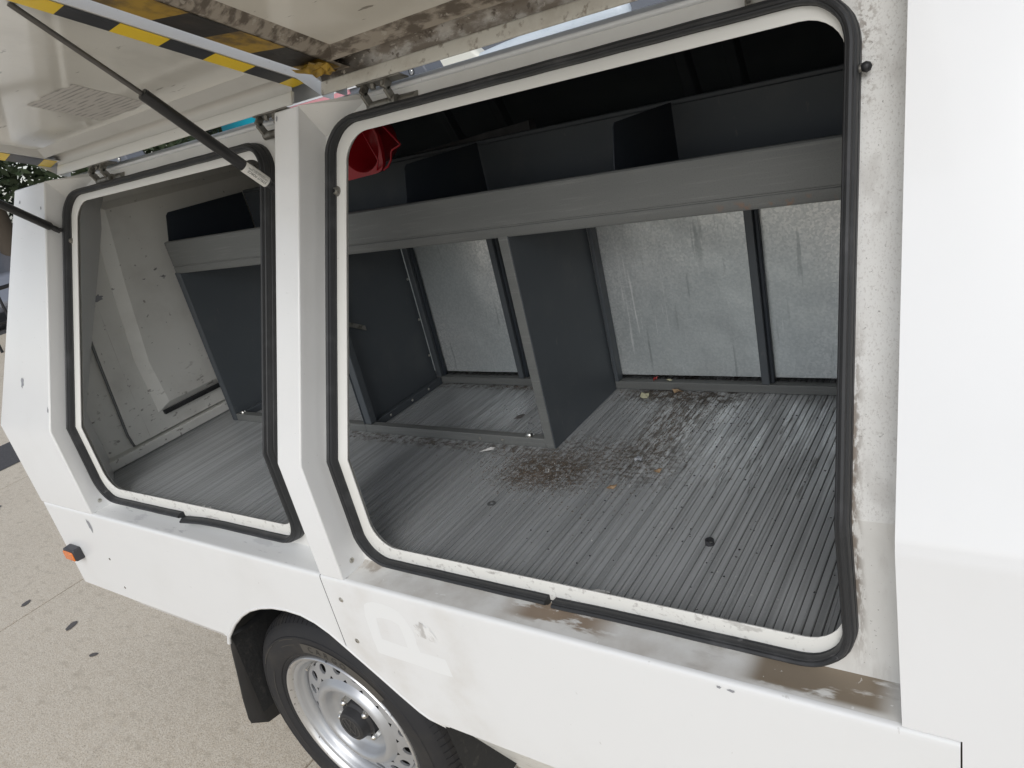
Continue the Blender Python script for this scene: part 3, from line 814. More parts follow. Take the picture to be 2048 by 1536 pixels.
def hatch(xl, xr, fl_l, fl_r, dirty, strip_x, hinges):
    sfx = 'dirty' if dirty else 'clean'
    RE = 0.89
    # outer skin (upper face), slightly crowned, thin folded edge
    sk = MB()
    rs = [-0.072, -0.045, 0.02, 0.10, 0.30, 0.50, RB, 0.70, 0.85, RE]
    hs = [0.004, -0.035, -0.050, -0.060, -0.060, -0.060, -0.060, -0.060, -0.052, -0.014]
    rows = []
    for x, k in ((xl, 0.0), (xl + 0.004, 0.6), (xl + 0.06, 1.0), (xr - 0.06, 1.0), (xr - 0.004, 0.6), (xr, 0.0)):
        rows.append([Dp(x, r, -0.013 + (h + 0.013) * (1.0 if r < 0.0 else max(k, 0.55 if r < 0.03 else 0)) ) for r, h in zip(rs, hs)])
    sk.grid(rows)
    # side faces
    for x in (xl, xr):
        a = [Dp(x, r, -0.013 + (h + 0.013) * (1.0 if r < 0.0 else (0.55 if r < 0.03 else 0.0))) for r, h in zip(rs, hs)]
        b = [Dp(x, r, 0.0 if r > -0.02 else 0.020) for r in rs]
        sk.grid([a, b])
    sk.grid([[Dp(xl, RE, -0.013), Dp(xr, RE, -0.013)], [Dp(xl, RE, 0.0), Dp(xr, RE, 0.0)]])
    skin = sk.build('side_hatch', 'white', van, smooth=35)
    # flanges underneath (left, right, outer)
    fg = MB()
    for xa, xb in ((xl, xl + fl_l), (xr - fl_r, xr)):
        fg.grid([[Dp(xa, r, 0.0) for r in (-0.008, 0.03, 0.2, 0.4, RB, RE)], [Dp(xb, r, 0.0) for r in (-0.008, 0.03, 0.2, 0.4, RB, RE)]])
    fg.grid([[Dp(xl + fl_l, RE - 0.05, 0.0), Dp(xl + fl_l, RE, 0.0)], [Dp(xr - fl_r, RE - 0.05, 0.0), Dp(xr - fl_r, RE, 0.0)]])
    fg.build('flange', 'bevel_dirty' if dirty else 'white', skin)
    # bevels and recessed inner panel
    bw, bh = 0.026, -0.013
    xi0, xi1 = xl + fl_l, xr - fl_r
    bv = MB()
    rv = (0.062, 0.2, 0.4, RB, RE - 0.08)
    bv.grid([[Dp(xi0, r if k else 0.034, 0.0) for k, r in enumerate(rv)], [Dp(xi0 + bw, r, bh) for r in rv]])
    bv.grid([[Dp(xi1, r if k else 0.034, 0.0) for k, r in enumerate(rv)], [Dp(xi1 - bw, r, bh) for r in rv]])
    bv.grid([[Dp(xi0, 0.034, 0.0), Dp(xi1, 0.034, 0.0)], [Dp(xi0 + bw, 0.062, bh), Dp(xi1 - bw, 0.062, bh)]])
    bv.grid([[Dp(xi0, RE - 0.05, 0.0), Dp(xi1, RE - 0.05, 0.0)], [Dp(xi0 + bw, RE - 0.08, bh), Dp(xi1 - bw, RE - 0.08, bh)]])
    bv.build('bevel', 'bevel_dirty' if dirty else 'door_gutter_clean', skin)
    ip = MB()
    nx = 8
    ip.grid([[Dp(xi0 + bw + (xi1 - xi0 - 2 * bw) * k / nx, r, bh) for r in rv] for k in range(nx + 1)])
    ip.build('inner_panel', 'door_in_' + sfx, skin)
    # gutter, concave, along the hinge side
    gt = MB()
    gp = [(-0.008, 0.010), (-0.007, 0.000), (-0.003, -0.010), (0.004, -0.0145), (0.012, -0.0135), (0.022, -0.008), (0.034, 0.0)]
    gt.grid([[Dp(x, r, h) for r, h in gp] for x in (strip_x[0], xi0, (xi0 + xi1) / 2, xi1, strip_x[1])])
    gt.build('gutter', 'door_gutter_' + sfx, skin, smooth=60)
    # hinge strip hanging at the hinge side
    st = MB()
    sp = [(-0.0075, 0.009), (-0.0055, 0.011), (-0.0045, 0.030), (-0.006, 0.0345), (-0.0085, 0.0345), (-0.012, 0.030), (-0.014, 0.009)]
    st.loft([[Dp(x, r, h) for r, h in sp] for x in (strip_x[0], strip_x[1])])
    st.build('hinge_strip', 'strip_dirty' if dirty else 'lip', skin, bevel=0.0012)
    # hinges: plate, two goose-neck arms, barrel pin and bolts
    for xh in hinges:
        hg = MB()
        py, pz = hy + 0.048, hz - 0.034       # barrel on the header face
        hg.hexa([Dp(xh - 0.045, -0.004, 0.035), Dp(xh + 0.06, -0.004, 0.035), Dp(xh + 0.06, -0.03, 0.034), Dp(xh - 0.045, -0.03, 0.034),
                 Dp(xh - 0.045, -0.004, 0.038), Dp(xh + 0.06, -0.004, 0.038), Dp(xh + 0.06, -0.03, 0.037), Dp(xh - 0.045, -0.03, 0.037)])
        top = Dp(xh, -0.012, 0.038)
        for xa in (xh - 0.028, xh + 0.028):
            path = [(xa, top[1], top[2]), (xa, top[1] - 0.012, top[2] - 0.012), (xa, py - 0.012, pz + 0.016), (xa, py - 0.004, pz)]
            for i in range(len(path) - 1):
                a, b = Vector(path[i]), Vector(path[i + 1])
                d = (b - a).normalized(); nrm = Vector((0, -d.z, d.y)) * 0.0075
                hg.hexa([a - nrm + Vector((-.003, 0, 0)), a + nrm + Vector((-.003, 0, 0)), a + nrm + Vector((.003, 0, 0)), a - nrm + Vector((.003, 0, 0)),
                         b - nrm + Vector((-.003, 0, 0)) + d * .003, b + nrm + Vector((-.003, 0, 0)) + d * .003, b + nrm + Vector((.003, 0, 0)) + d * .003, b - nrm + Vector((.003, 0, 0)) + d * .003])
        h_o = hg.build('hinge', 'steel_dull', skin, bevel=0.0012)
        pn = MB()
        pn.tube([(xh - 0.033, py - 0.004, pz), (xh + 0.034, py - 0.004, pz)], 0.0085, 14)
        pn.tube([(xh + 0.030, py - 0.004, pz), (xh + 0.037, py - 0.004, pz)], 0.0105, 14)
        pn.tube([(xh + 0.02, py + 0.008, pz - 0.004), (xh + 0.072, py + 0.010, pz - 0.004)], [0.013, 0.012], 14)
        for bx in (-0.012, 0.012):
            q = Dp(xh + bx, -0.014, 0.038); pn.tube([q, (q[0], q[1] - 0.003, q[2] - 0.008)], 0.0055, 6)
        pn.build('hinge_pin', 'steel_dull', skin, smooth=40)
    return skin

LX0, LX1 = -1.108, -0.012
RX0, RX1 = 0.026, 0.985
hatch_l = hatch(LX0, LX1, 0.098, 0.05, False, (-1.035, -0.058), (-0.825, -0.135))
hatch_r = hatch(RX0, RX1, 0.080, 0.06, True, (0.028, 0.97), (0.165, 0.84))

def tape(xa, xb, r_bounds, slant, first_yellow, hofs, mats, skin, flip=1):
    mb = MB()
    y = first_yellow
    for ra, rb in zip(r_bounds, r_bounds[1:]):
        n = 3
        rows = []
        for xx, sl in ((xa, 0.0), (xb, slant)):
            rows.append([Dp(xx, max(ra + sl, r_bounds[0]) + (rb - ra) * k / n, hofs) for k in range(n + 1)])
        mb.grid(rows, mi=0 if y else 1)
        y = not y
    return mb.build('hazard_tape', mats, skin)
PT = 0.0785
tape(LX1 - 0.047, LX1 - 0.004, [-0.012, 0.020] + [0.020 + PT * k for k in range(1, 8)], 0.004, True, 0.0012, ['yellow', 'tape_black'], hatch_l)
tape(LX0 + 0.002, LX0 + 0.090, [-0.02, 0.012] + [0.012 + PT * k for k in range(1, 8)], 0.02, True, 0.0012, ['yellow', 'tape_black'], hatch_l)
tape(RX0 + 0.003, RX0 + 0.070, [0.008, 0.06] + [0.06 + 0.085 * k for k in range(1, 7)], -0.02, True, 0.0012, ['yellow_dirty', 'black_dirty'], hatch_r)
# crumpled loose end of the soiled tape
rnd = random.Random(4)
ct = MB(); rows = []
for k in range(7):
    rows.append([Dp(RX0 + 0.01 + 0.012 * j + rnd.uniform(-.003, .003), 0.012 + 0.009 * k, 0.006 + rnd.uniform(-0.004, 0.009)) for j in range(6)])
ct.grid(rows); ct.build('hazard_tape', 'yellow_dirty', hatch_r)
# worn paper sticker with faded print on the left hatch
sticker_mat = bpy.data.materials.new('worn_sticker'); sticker_mat.use_nodes = True
nt = sticker_mat.node_tree; bs = nt.nodes["Principled BSDF"]; bs.inputs["Roughness"].default_value = 0.45
tc = nt.nodes.new("ShaderNodeTexCoord"); mp = nt.nodes.new("ShaderNodeMapping"); nt.links.new(tc.outputs["UV"], mp.inputs[0])
mp.inputs["Scale"].default_value = (1, 1, 1)
sp = nt.nodes.new("ShaderNodeSeparateXYZ"); nt.links.new(mp.outputs[0], sp.inputs[0])
wv = nt.nodes.new("ShaderNodeMath"); wv.operation = 'MULTIPLY'; wv.inputs[1].default_value = 14.0; nt.links.new(sp.outputs[1], wv.inputs[0])
frc = nt.nodes.new("ShaderNodeMath"); frc.operation = 'FRACT'; nt.links.new(wv.outputs[0], frc.inputs[0])
ln = nt.nodes.new("ShaderNodeMath"); ln.operation = 'LESS_THAN'; ln.inputs[1].default_value = 0.38; nt.links.new(frc.outputs[0], ln.inputs[0])
nz = nt.nodes.new("ShaderNodeTexNoise"); mp2 = nt.nodes.new("ShaderNodeMapping"); mp2.inputs["Scale"].default_value = (3, 16, 1)
nt.links.new(tc.outputs["UV"], mp2.inputs[0]); nt.links.new(mp2.outputs[0], nz.inputs["Vector"]); nz.inputs["Scale"].default_value = 1.6; nz.inputs["Detail"].default_value = 5
mrr = nt.nodes.new("ShaderNodeMapRange"); nt.links.new(nz.outputs[0], mrr.inputs[0]); mrr.inputs[1].default_value = 0.42; mrr.inputs[2].default_value = 0.58; mrr.inputs[4].default_value = 0.85
mlt = nt.nodes.new("ShaderNodeMath"); mlt.operation = 'MULTIPLY'; nt.links.new(ln.outputs[0], mlt.inputs[0]); nt.links.new(mrr.outputs[0], mlt.inputs[1])
mx = nt.nodes.new("ShaderNodeMix"); mx.data_type = 'RGBA'; nt.links.new(mlt.outputs[0], mx.inputs[0])
mx.inputs[6].default_value = (0.60, 0.575, 0.54, 1); mx.inputs[7].default_value = (0.26, 0.25, 0.245, 1)
nt.links.new(mx.outputs[2], bs.inputs["Base Color"])
rnd = random.Random(2)
sx0, sx1, sr0, sr1 = -0.60, -0.395, 0.085, 0.235
stm = MB(); pts = []
edge = [(sx0 + (sx1 - sx0) * t / 8, sr0) for t in range(8)] + [(sx1, sr0 + (sr1 - sr0) * t / 8) for t in range(8)] + [(sx1 - (sx1 - sx0) * t / 8, sr1) for t in range(8)] + [(sx0, sr1 - (sr1 - sr0) * t / 8) for t in range(8)]
edge = [(a + rnd.uniform(-.006, .006), b + rnd.uniform(-.006, .006)) for a, b in edge]
stm.poly([Dp(a, b, -0.0125) for a, b in edge])
so = stm.build('paper_sticker', sticker_mat, hatch_l)
uvl = so.data.uv_layers.new(name="UVMap")
for poly in so.data.polygons:
    for li in poly.loop_indices:
        co = so.data.vertices[so.data.loops[li].vertex_index].co
        rr = ((co.y - HY) * U[0] + (co.z - HZ) * U[1])
        uvl.data[li].uv = ((co.x - sx0) / (sx1 - sx0), (rr - sr0) / (sr1 - sr0))

# ------------------------------------------------------------------ gas struts
def strut(lo, mid, hi, rb, rr, with_label):
    lo, mid, hi = Vector(lo), Vector(mid), Vector(hi)
    d = (hi - lo).normalized()
    b0 = lo + d * 0.018
    mb = MB()
    mb.tube([b0, b0 + d * 0.004, mid - d * 0.004, mid - d * 0.001, mid], [rb * 0.8, rb, rb, rb * 0.92, rb * 0.6], 18)
    o = mb.build('gas_strut', 'tube_black', van, smooth=40)
    MB().tube([mid - d * 0.002, hi], rr, 12).build('rod', 'rod', o, smooth=60)
    en = MB()
    en.tube([lo - d * 0.004, lo + d * 0.010, b0 + d * 0.002], [0.007, 0.0075, 0.006], 12)
    en.tube([lo + Vector((0.012, 0, 0)), lo + Vector((-0.006, 0, 0))], 0.006, 10)
    en.build('end_fitting', 'black_plastic', o, smooth=40)
    if with_label:
        l0, l1 = b0 + d * 0.006, b0 + d * 0.062
        MB().tube([l0, l1], rb * 1.03, 20, cap=False).build('label_sleeve', 'label', o, smooth=60)
        camv = (Vector((1.106, -0.732, 1.694)) - l0)
        nrm = (camv - d * camv.dot(d)).normalized()
        xdir = -d if False else d
        # writing runs upside down from the ball end
        xaxis = d; yaxis = nrm.cross(xaxis)
        for txt, size, up, sh in (("STRUT FORCE", 0.0068, 0.0026, 0.026), ("CAUTION DO NOT OPEN", 0.0038, -0.0030, 0.027), ("HIGH PRESSURE GAS", 0.0033, -0.0060, 0.027)):
            me = text_mesh(txt, size, 0.0)
            for v in me.vertices:
                # wrap on the sleeve: local y -> angle
                yy = v.co.y + up; xx = v.co.x
                R_ = rb * 1.03 + 0.0006; ang = yy / R_
                pt = l0 + xaxis * (sh + xx) + (nrm * cos(ang) + yaxis * sin(ang)) * R_
                v.co = pt
            me.materials.append(M['ink'])
            t = bpy.data.objects.new('lettering', me); C.objects.link(t); attach(t, o)
    return o
strut((-0.104, 0.236, 1.638), (-0.104, 0.034, 1.840), (-0.100, -0.117, 1.980), 0.0105, 0.0045, True)
strut((-1.025, 0.236, 1.645), (-1.06, 0.040, 1.836), (-1.06, -0.12, 1.978), 0.0105, 0.0045, False)
# empty ball stud on the front of the right-hand opening
MB().tube([(0.925, 0.262, 1.636), (0.942, 0.262, 1.638)], 0.0045, 10).tube([(0.924, 0.262, 1.636), (0.928, 0.262, 1.636)], 0.009, 6).build('stud_shank', 'steel_dull', van, smooth=40)
bs_ = MB()
bs_.lathe([(0.0001, -0.0065), (0.0046, -0.0046), (0.0065, 0), (0.0046, 0.0046), (0.0001, 0.0065)], 12, lambda r, y, a: (0.947 + y, 0.262 + r * cos(a), 1.6385 + r * sin(a)))
bs_.build('ball_stud', 'black_plastic', van, smooth=80)

# socket-head bolts through the lips, pan-head screws on pillars and skirt
def dome(name, c, axis, r, h, mat, parent, hole=True):
    c = Vector(c); a = Vector(axis).normalized()
    u = a.orthogonal().normalized(); w = a.cross(u)
    mb = MB()
    prof = [(r * 1.35, 0), (r * 1.35, h * 0.25), (r, h * 0.3), (r * 0.95, h * 0.7), (r * 0.72, h), (r * 0.45, h)]
    if hole: prof += [(r * 0.42, h * 0.45), (0.0001, h * 0.45)]
    else: prof += [(0.0001, h)]
    mb.lathe(prof, 14, lambda rr, y, an: tuple(c + a * y + u * rr * cos(an) + w * rr * sin(an)))
    return mb.build(name, mat, parent, smooth=35)
nUp = (0, -TZ, TY)
dome('bolt', P(0.062 - 0.019, 0.505, DL), nUp, 0.0075, 0.008, 'steel_dull', van)
dome('bolt', P(-1.003 - 0.014, 0.505, DL), nUp, 0.0075, 0.008, 'steel_dull', van)
for (x, y, z, ax) in ((-0.029, 0.0, 0.840, (0, -1, 0)), (-0.027, 0.0, 0.733, (0, -1, 0)), (0.0, 0.036, 0.918, (1, 0, 0)), (-1.037, 0.036, 0.918, (1, 0, 0))):
    dome('screw', (x, y, z), ax, 0.0045, 0.0022, 'steel', van)
for (x, z) in ((-1.064, 0.736), (-1.057, 0.635)):
    MB().disc_prism((x, 0.0002, z), (0, -1, 0), 0.004, 0.0007, 10).build('rivet_hole', 'bark', van)

# side marker lamp
lm = MB()
lx0, lx1, lz0, lz1 = -1.300, -1.232, 0.708, 0.750
lm.loft([[(lx0, 0.0, lz0), (lx1, 0.0, lz0), (lx1, 0.0, lz1), (lx0, 0.0, lz1)], [(lx0 + 0.002, -0.026, lz0 + 0.002), (lx1 - 0.002, -0.026, lz0 + 0.002), (lx1 - 0.002, -0.026, lz1 - 0.002), (lx0 + 0.002, -0.026, lz1 - 0.002)]])
lamp = lm.build('marker_lamp', 'lamp_housing', van, bevel=0.004)
MB().box(lx0 + 0.005, lx1 - 0.006, -0.0305, -0.024, lz0 + 0.004, lz1 - 0.007).build('lens', 'amber', lamp, bevel=0.004)

# ghost of a removed letter and a torn bit of film on the skirt
Rout = [(0.039, 0.8436), (0.0498, 0.8519), (0.0688, 0.8582), (0.0945, 0.8598), (0.118, 0.857), (0.1363, 0.8507), (0.148, 0.8365), (0.1541, 0.8209), (0.1602, 0.8052), (0.16, 0.7908), (0.1574, 0.7788), (0.1604, 0.7587)]
Rin = [(0.0631, 0.8172), (0.0797, 0.8224), (0.1082, 0.8228), (0.1249, 0.8161), (0.1271, 0.7991), (0.1281, 0.7783), (0.1274, 0.7602)]
gl = MB()
def fl2(p): return (p[0], -0.0002, p[1])
gl.poly([fl2(p) for p in [(0.0302, 0.8135), (0.039, 0.8436), (0.0498, 0.8519), (0.0688, 0.8582), (0.0945, 0.8598), (0.1082, 0.8228), (0.0797, 0.8224), (0.0631, 0.8172)]])
gl.poly([fl2(p) for p in [(0.0945, 0.8598), (0.118, 0.857), (0.1363, 0.8507), (0.148, 0.8365), (0.1541, 0.8209), (0.1602, 0.8052), (0.1271, 0.7991), (0.1249, 0.8161), (0.1082, 0.8228)]])
gl.poly([fl2(p) for p in [(0.1602, 0.8052), (0.16, 0.7908), (0.1574, 0.7788), (0.1604, 0.7587), (0.1274, 0.7602), (0.1281, 0.7783), (0.1271, 0.7991)]])
gl.poly([fl2(p) for p in [(0.0302, 0.8135), (0.0631, 0.8172), (0.0605, 0.8018), (0.0591, 0.78), (0.0578, 0.7629), (0.0286, 0.7596)]])
gl.poly([fl2(p) for p in [(0.0286, 0.7596), (0.0578, 0.7629), (0.0916, 0.7611), (0.1274, 0.7602), (0.1604, 0.7587), (0.2238, 0.7606), (0.2269, 0.7409), (0.2295, 0.7192), (0.1996, 0.7174), (0.1362, 0.7199), (0.068, 0.7187), (0.0311, 0.7193)]])
gl.build('letter_ghost', 'decal', van, recalc=False)
rnd = random.Random(9)
pts = []
for k in range(22):
    a = 2 * pi * k / 22; s = 1 + rnd.uniform(-.3, .3)
    pts.append((0.190 + 0.026 * cos(a) * s, -0.0008, 0.817 + 0.020 * sin(a) * s))
MB().poly(pts).build('film_residue', 'residue', van)

# paint chips down to grey primer
def chip(fn, cu, cv, ru, rv, seed):
    rnd = random.Random(seed); pts = []
    for k in range(16):
        a = 2 * pi * k / 16; s_ = rnd.uniform(0.55, 1.15)
        pts.append(fn(cu + ru * cos(a) * s_, cv + rv * sin(a) * s_))
    MB().poly(pts).build('paint_chip', 'primer', van)
up_ = lambda x, s_: P(x, s_, -0.0007)
sk_ = lambda x, z_: (x, -0.0007, z_)
rdo = lambda y_, z_: (-1.2022, y_, z_)
chip(up_, -1.20, 0.129, 0.010, 0.017, 1)
chip(up_, -1.045, 0.058, 0.004, 0.009, 2)
chip(up_, -0.060, 0.655, 0.003, 0.006, 3)
chip(up_, -1.06, 0.60, 0.004, 0.006, 4)
chip(up_, -1.19, 0.63, 0.004, 0.005, 5)
chip(sk_, -1.085, 0.850, 0.010, 0.026, 6)
chip(sk_, 0.783, 0.880, 0.008, 0.003, 7)
chip(sk_, 0.766, 0.881, 0.004, 0.003, 8)
chip(rdo, 0.335, 1.425, 0.028, 0.011, 9)
chip(rdo, 0.305, 1.408, 0.022, 0.008, 10)

# ------------------------------------------------------------------ wheel
WX, WZ, TR = -0.27, 0.337, 0.337
def wp(r, y, a): return (WX + r * cos(a), y, WZ + r * sin(a))
NS = 96
rim = MB()
rim.lathe([(0.2235, 0.056), (0.2235, 0.049), (0.2200, 0.0455), (0.2155, 0.047), (0.2110, 0.052), (0.2080, 0.058)], NS, wp, mi=1)
rim.lathe([(0.2080, 0.058), (0.2020, 0.060), (0.1985, 0.064), (0.1965, 0.072), (0.1930, 0.076), (0.1895, 0.080), (0.1870, 0.092), (0.1800, 0.094)], NS, wp)
# hole band with 16 openings
RB0, RB1 = 0.134, 0.1800
def yb(r): return 0.0745 + (r - RB0) / (RB1 - RB0) * 0.0135
NH = 16
for k in range(NH):
    a0 = 2 * pi * (k - 0.5) / NH + radians(5); a1 = a0 + 2 * pi / NH; ac = (a0 + a1) / 2
    n = 20
    rc, rh = 0.1600, 0.0145
    hole, outer = [], []
    for j in range(n):
        t = 2 * pi * j / n
        rr = rc + rh * cos(t) * 0.92; aa = ac + rh * sin(t) / rc
        hole.append((rr, aa))
        cx_, sy_ = cos(t), sin(t)
        mxx = max(abs(cx_), abs(sy_)); ux, uy = cx_ / mxx, sy_ / mxx
        ro = rc + (RB1 - rc) * ux if ux > 0 else rc + (rc - RB0) * ux
        ao = ac + (a1 - ac) * uy
        outer.append((ro, ao))
    rim.grid([[wp(r, yb(r), a) for r, a in outer], [wp(r, yb(r), a) for r, a in hole], [wp(r, yb(r) + 0.006, a) for r, a in hole]], closed=True)
rim.lathe([(0.134, 0.0745), (0.131, 0.0715), (0.126, 0.0640), (0.120, 0.0590), (0.113, 0.0575), (0.106, 0.0610), (0.101, 0.0700), (0.0975, 0.0820), (0.092, 0.0900), (0.084, 0.0935), (0.074, 0.0955), (0.066, 0.0930), (0.030, 0.0930), (0.0001, 0.093)], NS, wp)
wheel = rim.build('wheel', ['rim', 'rim_edge'], van, smooth=45)
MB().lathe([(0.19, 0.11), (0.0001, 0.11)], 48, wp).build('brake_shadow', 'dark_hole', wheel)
ty = MB()
tprof = [(0.214, 0.060), (0.2225, 0.0560), (0.2270, 0.0500), (0.2330, 0.0465), (0.2360, 0.0470), (0.2375, 0.0440), (0.2520, 0.0385), (0.2700, 0.0365), (0.2880, 0.0380), (0.2895, 0.0365), (0.2930, 0.0368), (0.2945, 0.0395),
         (0.3080, 0.0455), (0.3200, 0.0560), (0.3290, 0.0690), (0.3335, 0.0820), (0.3350, 0.100), (0.3355, 0.1085), (0.329, 0.1095), (0.329, 0.1155), (0.3360, 0.1165), (0.3368, 0.146), (0.329, 0.147), (0.329, 0.154), (0.3368, 0.155), (0.3365, 0.19), (0.329, 0.191), (0.329, 0.197), (0.335, 0.198), (0.333, 0.225), (0.322, 0.248), (0.29, 0.262), (0.23, 0.25)]
ty.lathe(tprof, NS, wp)
tyre = ty.build('tyre', 'tyre', wheel, smooth=30)
# shoulder sipes and tread blocks as raised ribs
sb = MB()
for k in range(110):
    a = 2 * pi * k / 110; da = 2 * pi / 110 * 0.36
    i = [(0.3215, 0.0560), (0.3305, 0.0690), (0.3352, 0.0820), (0.3372, 0.1075)]
    A_ = [wp(r, y, a - da) for r, y in i]; B_ = [wp(r, y, a + da) for r, y in i]
    A0 = [wp(r - 0.004, y + 0.001, a - da) for r, y in i]; B0 = [wp(r - 0.004, y + 0.001, a + da) for r, y in i]
    sb.grid([A0, A_, B_, B0])
sb.build('tread', 'tyre', wheel)
# raised sidewall plate and lettering
def arc_plate(r0, r1, a0, a1, y, n=20):
    mb = MB()
    mb.grid([[wp(r, y, radians(a0 + (a1 - a0) * k / n)) for k in range(n + 1)] for r in (r0, r1)])
    return mb
arc_plate(0.2500, 0.2765, 100, 42, 0.0358, 24).build('sidewall_plate', 'tyre_plate', wheel)
for (r0, r1, a0, a1) in ((0.287, 0.2885, 118, 104), (0.270, 0.2715, 120, 106), (0.287, 0.2885, 150, 128), (0.255, 0.2565, 215, 150)):
    arc_plate(r0, r1, a0, a1, 0.0357, 12).build('sidewall_line', 'tyre_plate', wheel)
for i, ch in enumerate("CARGO"):
    me = text_mesh(ch, 0.024, 0.0)
    ang = radians(92.5 - 5.9 * i)
    for v in me.vertices:
        R_ = 0.2625 + v.co.y; a = ang - v.co.x * 1.05 / 0.2625
        v.co = wp(R_, 0.0352, a)
    me.materials.append(M['tyre_letter'])
    t = bpy.data.objects.new('lettering', me); C.objects.link(t); attach(t, wheel)
# hub cap with emblem
hc = MB()
hc.lathe([(0.056, 0.092), (0.054, 0.080), (0.046, 0.074), (0.0425, 0.060), (0.0405, 0.0535), (0.037, 0.0510), (0.0335, 0.0505), (0.0325, 0.0520), (0.0001, 0.0520)], 40, wp)
cap = hc.build('hub_cap', 'black_plastic', wheel, smooth=35)
em = MB()
em.lathe([(0.0315, 0.0520), (0.0315, 0.0505), (0.0285, 0.0505), (0.0285, 0.0520)], 40, wp)
def stroke(pts, w=0.0026):
    for (xa, za), (xb, zb) in zip(pts, pts[1:]):
        L = sqrt((xb - xa) ** 2 + (zb - za) ** 2); nx_, nz_ = -(zb - za) / L * w / 2, (xb - xa) / L * w / 2
        em.hexa([(WX + xa - nx_, 0.0520, WZ + za - nz_), (WX + xb - nx_, 0.0520, WZ + zb - nz_), (WX + xb + nx_, 0.0520, WZ + zb + nz_), (WX + xa + nx_, 0.0520, WZ + za + nz_),
                 (WX + xa - nx_, 0.0506, WZ + za - nz_), (WX + xb - nx_, 0.0506, WZ + zb - nz_), (WX + xb + nx_, 0.0506, WZ + zb + nz_), (WX + xa + nx_, 0.0506, WZ + za + nz_)])
stroke([(-0.011, 0.026), (0.0, 0.004), (0.011, 0.026)])
stroke([(-0.0225, 0.017), (-0.010, -0.022), (0.0, -0.001), (0.010, -0.022), (0.0225, 0.017)])
em.build('emblem', 'logo', wheel)
for k in range(5):
    a = 2 * pi * k / 5 + radians(40)
    x, z = 0.060 * cos(a), 0.060 * sin(a)
    nb = MB()
    nb.tube([(WX + x, 0.093, WZ + z), (WX + x, 0.074, WZ + z)], 0.0105, 6)
    nb.tube([(WX + x, 0.0745, WZ + z), (WX + x, 0.070, WZ + z), (WX + x, 0.0655, WZ + z), (WX + x, 0.0630, WZ + z)], [0.0090, 0.0088, 0.0060, 0.0015], 14)
    nb.build('lug_nut', 'chrome', wheel, smooth=40)
MB().tube([wp(0.185, 0.085, radians(128)), wp(0.183, 0.062, radians(128))], 0.004, 8).build('valve', 'chrome', wheel, smooth=50)
# mud flap
mf = MB()
rows = []
for x, z, yo in ((-0.590, 0.585, 0.012), (-0.612, 0.52, 0.010), (-0.640, 0.43, 0.010), (-0.672, 0.33, 0.009), (-0.695, 0.245, 0.010), (-0.700, 0.226, 0.014), (-0.701, 0.218, 0.022)):
    rows.append([(x, yo, z), (x, 0.06, z - (0.035 if z < 0.3 else 0.01)), (x, 0.14, z - (0.05 if z < 0.3 else 0.01)), (x, 0.26, z - (0.05 if z < 0.3 else 0.01))])
mf.grid(rows)
fo = mf.build('mud_flap', 'flap', van, smooth=50)
so_ = fo.modifiers.new("thick", 'SOLIDIFY'); so_.thickness = 0.006
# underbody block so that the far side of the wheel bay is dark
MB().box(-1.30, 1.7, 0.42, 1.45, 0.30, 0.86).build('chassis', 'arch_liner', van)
for xw in (-0.27,):
    MB().lathe([(0.337, 1.50), (0.337, 1.70), (0.20, 1.72), (0.0001, 1.72)], 40, wp).build('wheel', 'tyre', van, smooth=40)

# roof fittings seen in the gap under the hatches
for xf in (0.105, -1.02):
    rk = MB()
    rk.loft([[(xf - 0.14, 0.47, 1.775), (xf + 0.045, 0.47, 1.775), (xf + 0.045, 0.53, 1.775), (xf - 0.14, 0.53, 1.775)],
             [(xf - 0.14, 0.47, 1.800), (xf + 0.035, 0.47, 1.800), (xf + 0.035, 0.53, 1.800), (xf - 0.14, 0.53, 1.800)]])
    ro = rk.build('rack_foot', 'rack', van, bevel=0.004)
    MB().disc_prism((xf + 0.005, 0.4695, 1.788), (0, -1, 0), 0.007, 0.001, 14).build('bolt_recess', 'dark_hole', ro)
    dome('bolt', (xf + 0.006, 0.4685, 1.7875), (0, -1, 0), 0.0042, 0.003, 'chrome', ro, False)
MB().tube([(-0.02, 0.66, 1.772), (0.25, 0.60, 1.785), (0.50, 0.545, 1.790), (0.535, 0.538, 1.791), (0.546, 0.536, 1.791)], [0.012, 0.016, 0.021, 0.019, 0.010], 16).build('roof_pipe', 'pipe', van, smooth=60)
lc = MB()
lc.loft([[(0.02, 0.60, 1.775), (0.20, 0.60, 1.775), (0.20, 0.64, 1.775), (0.02, 0.64, 1.775)], [(0.02, 0.60, 1.803), (0.165, 0.60, 1.815), (0.165, 0.64, 1.815), (0.02, 0.64, 1.803)]])
lc.build('roof_lamp', 'lamp_cream', van, bevel=0.008)

# ================================================================== SHELVING UNIT
shelf = thing('shelving_unit', 'charcoal steel shelving unit with divided tray standing on ribbed van floor', 'shelving', (0.0, 0.70, 0.92))
YF, YB, ZF = 0.531, 0.870, 0.9203
SX0, SX1 = -1.066, 1.045
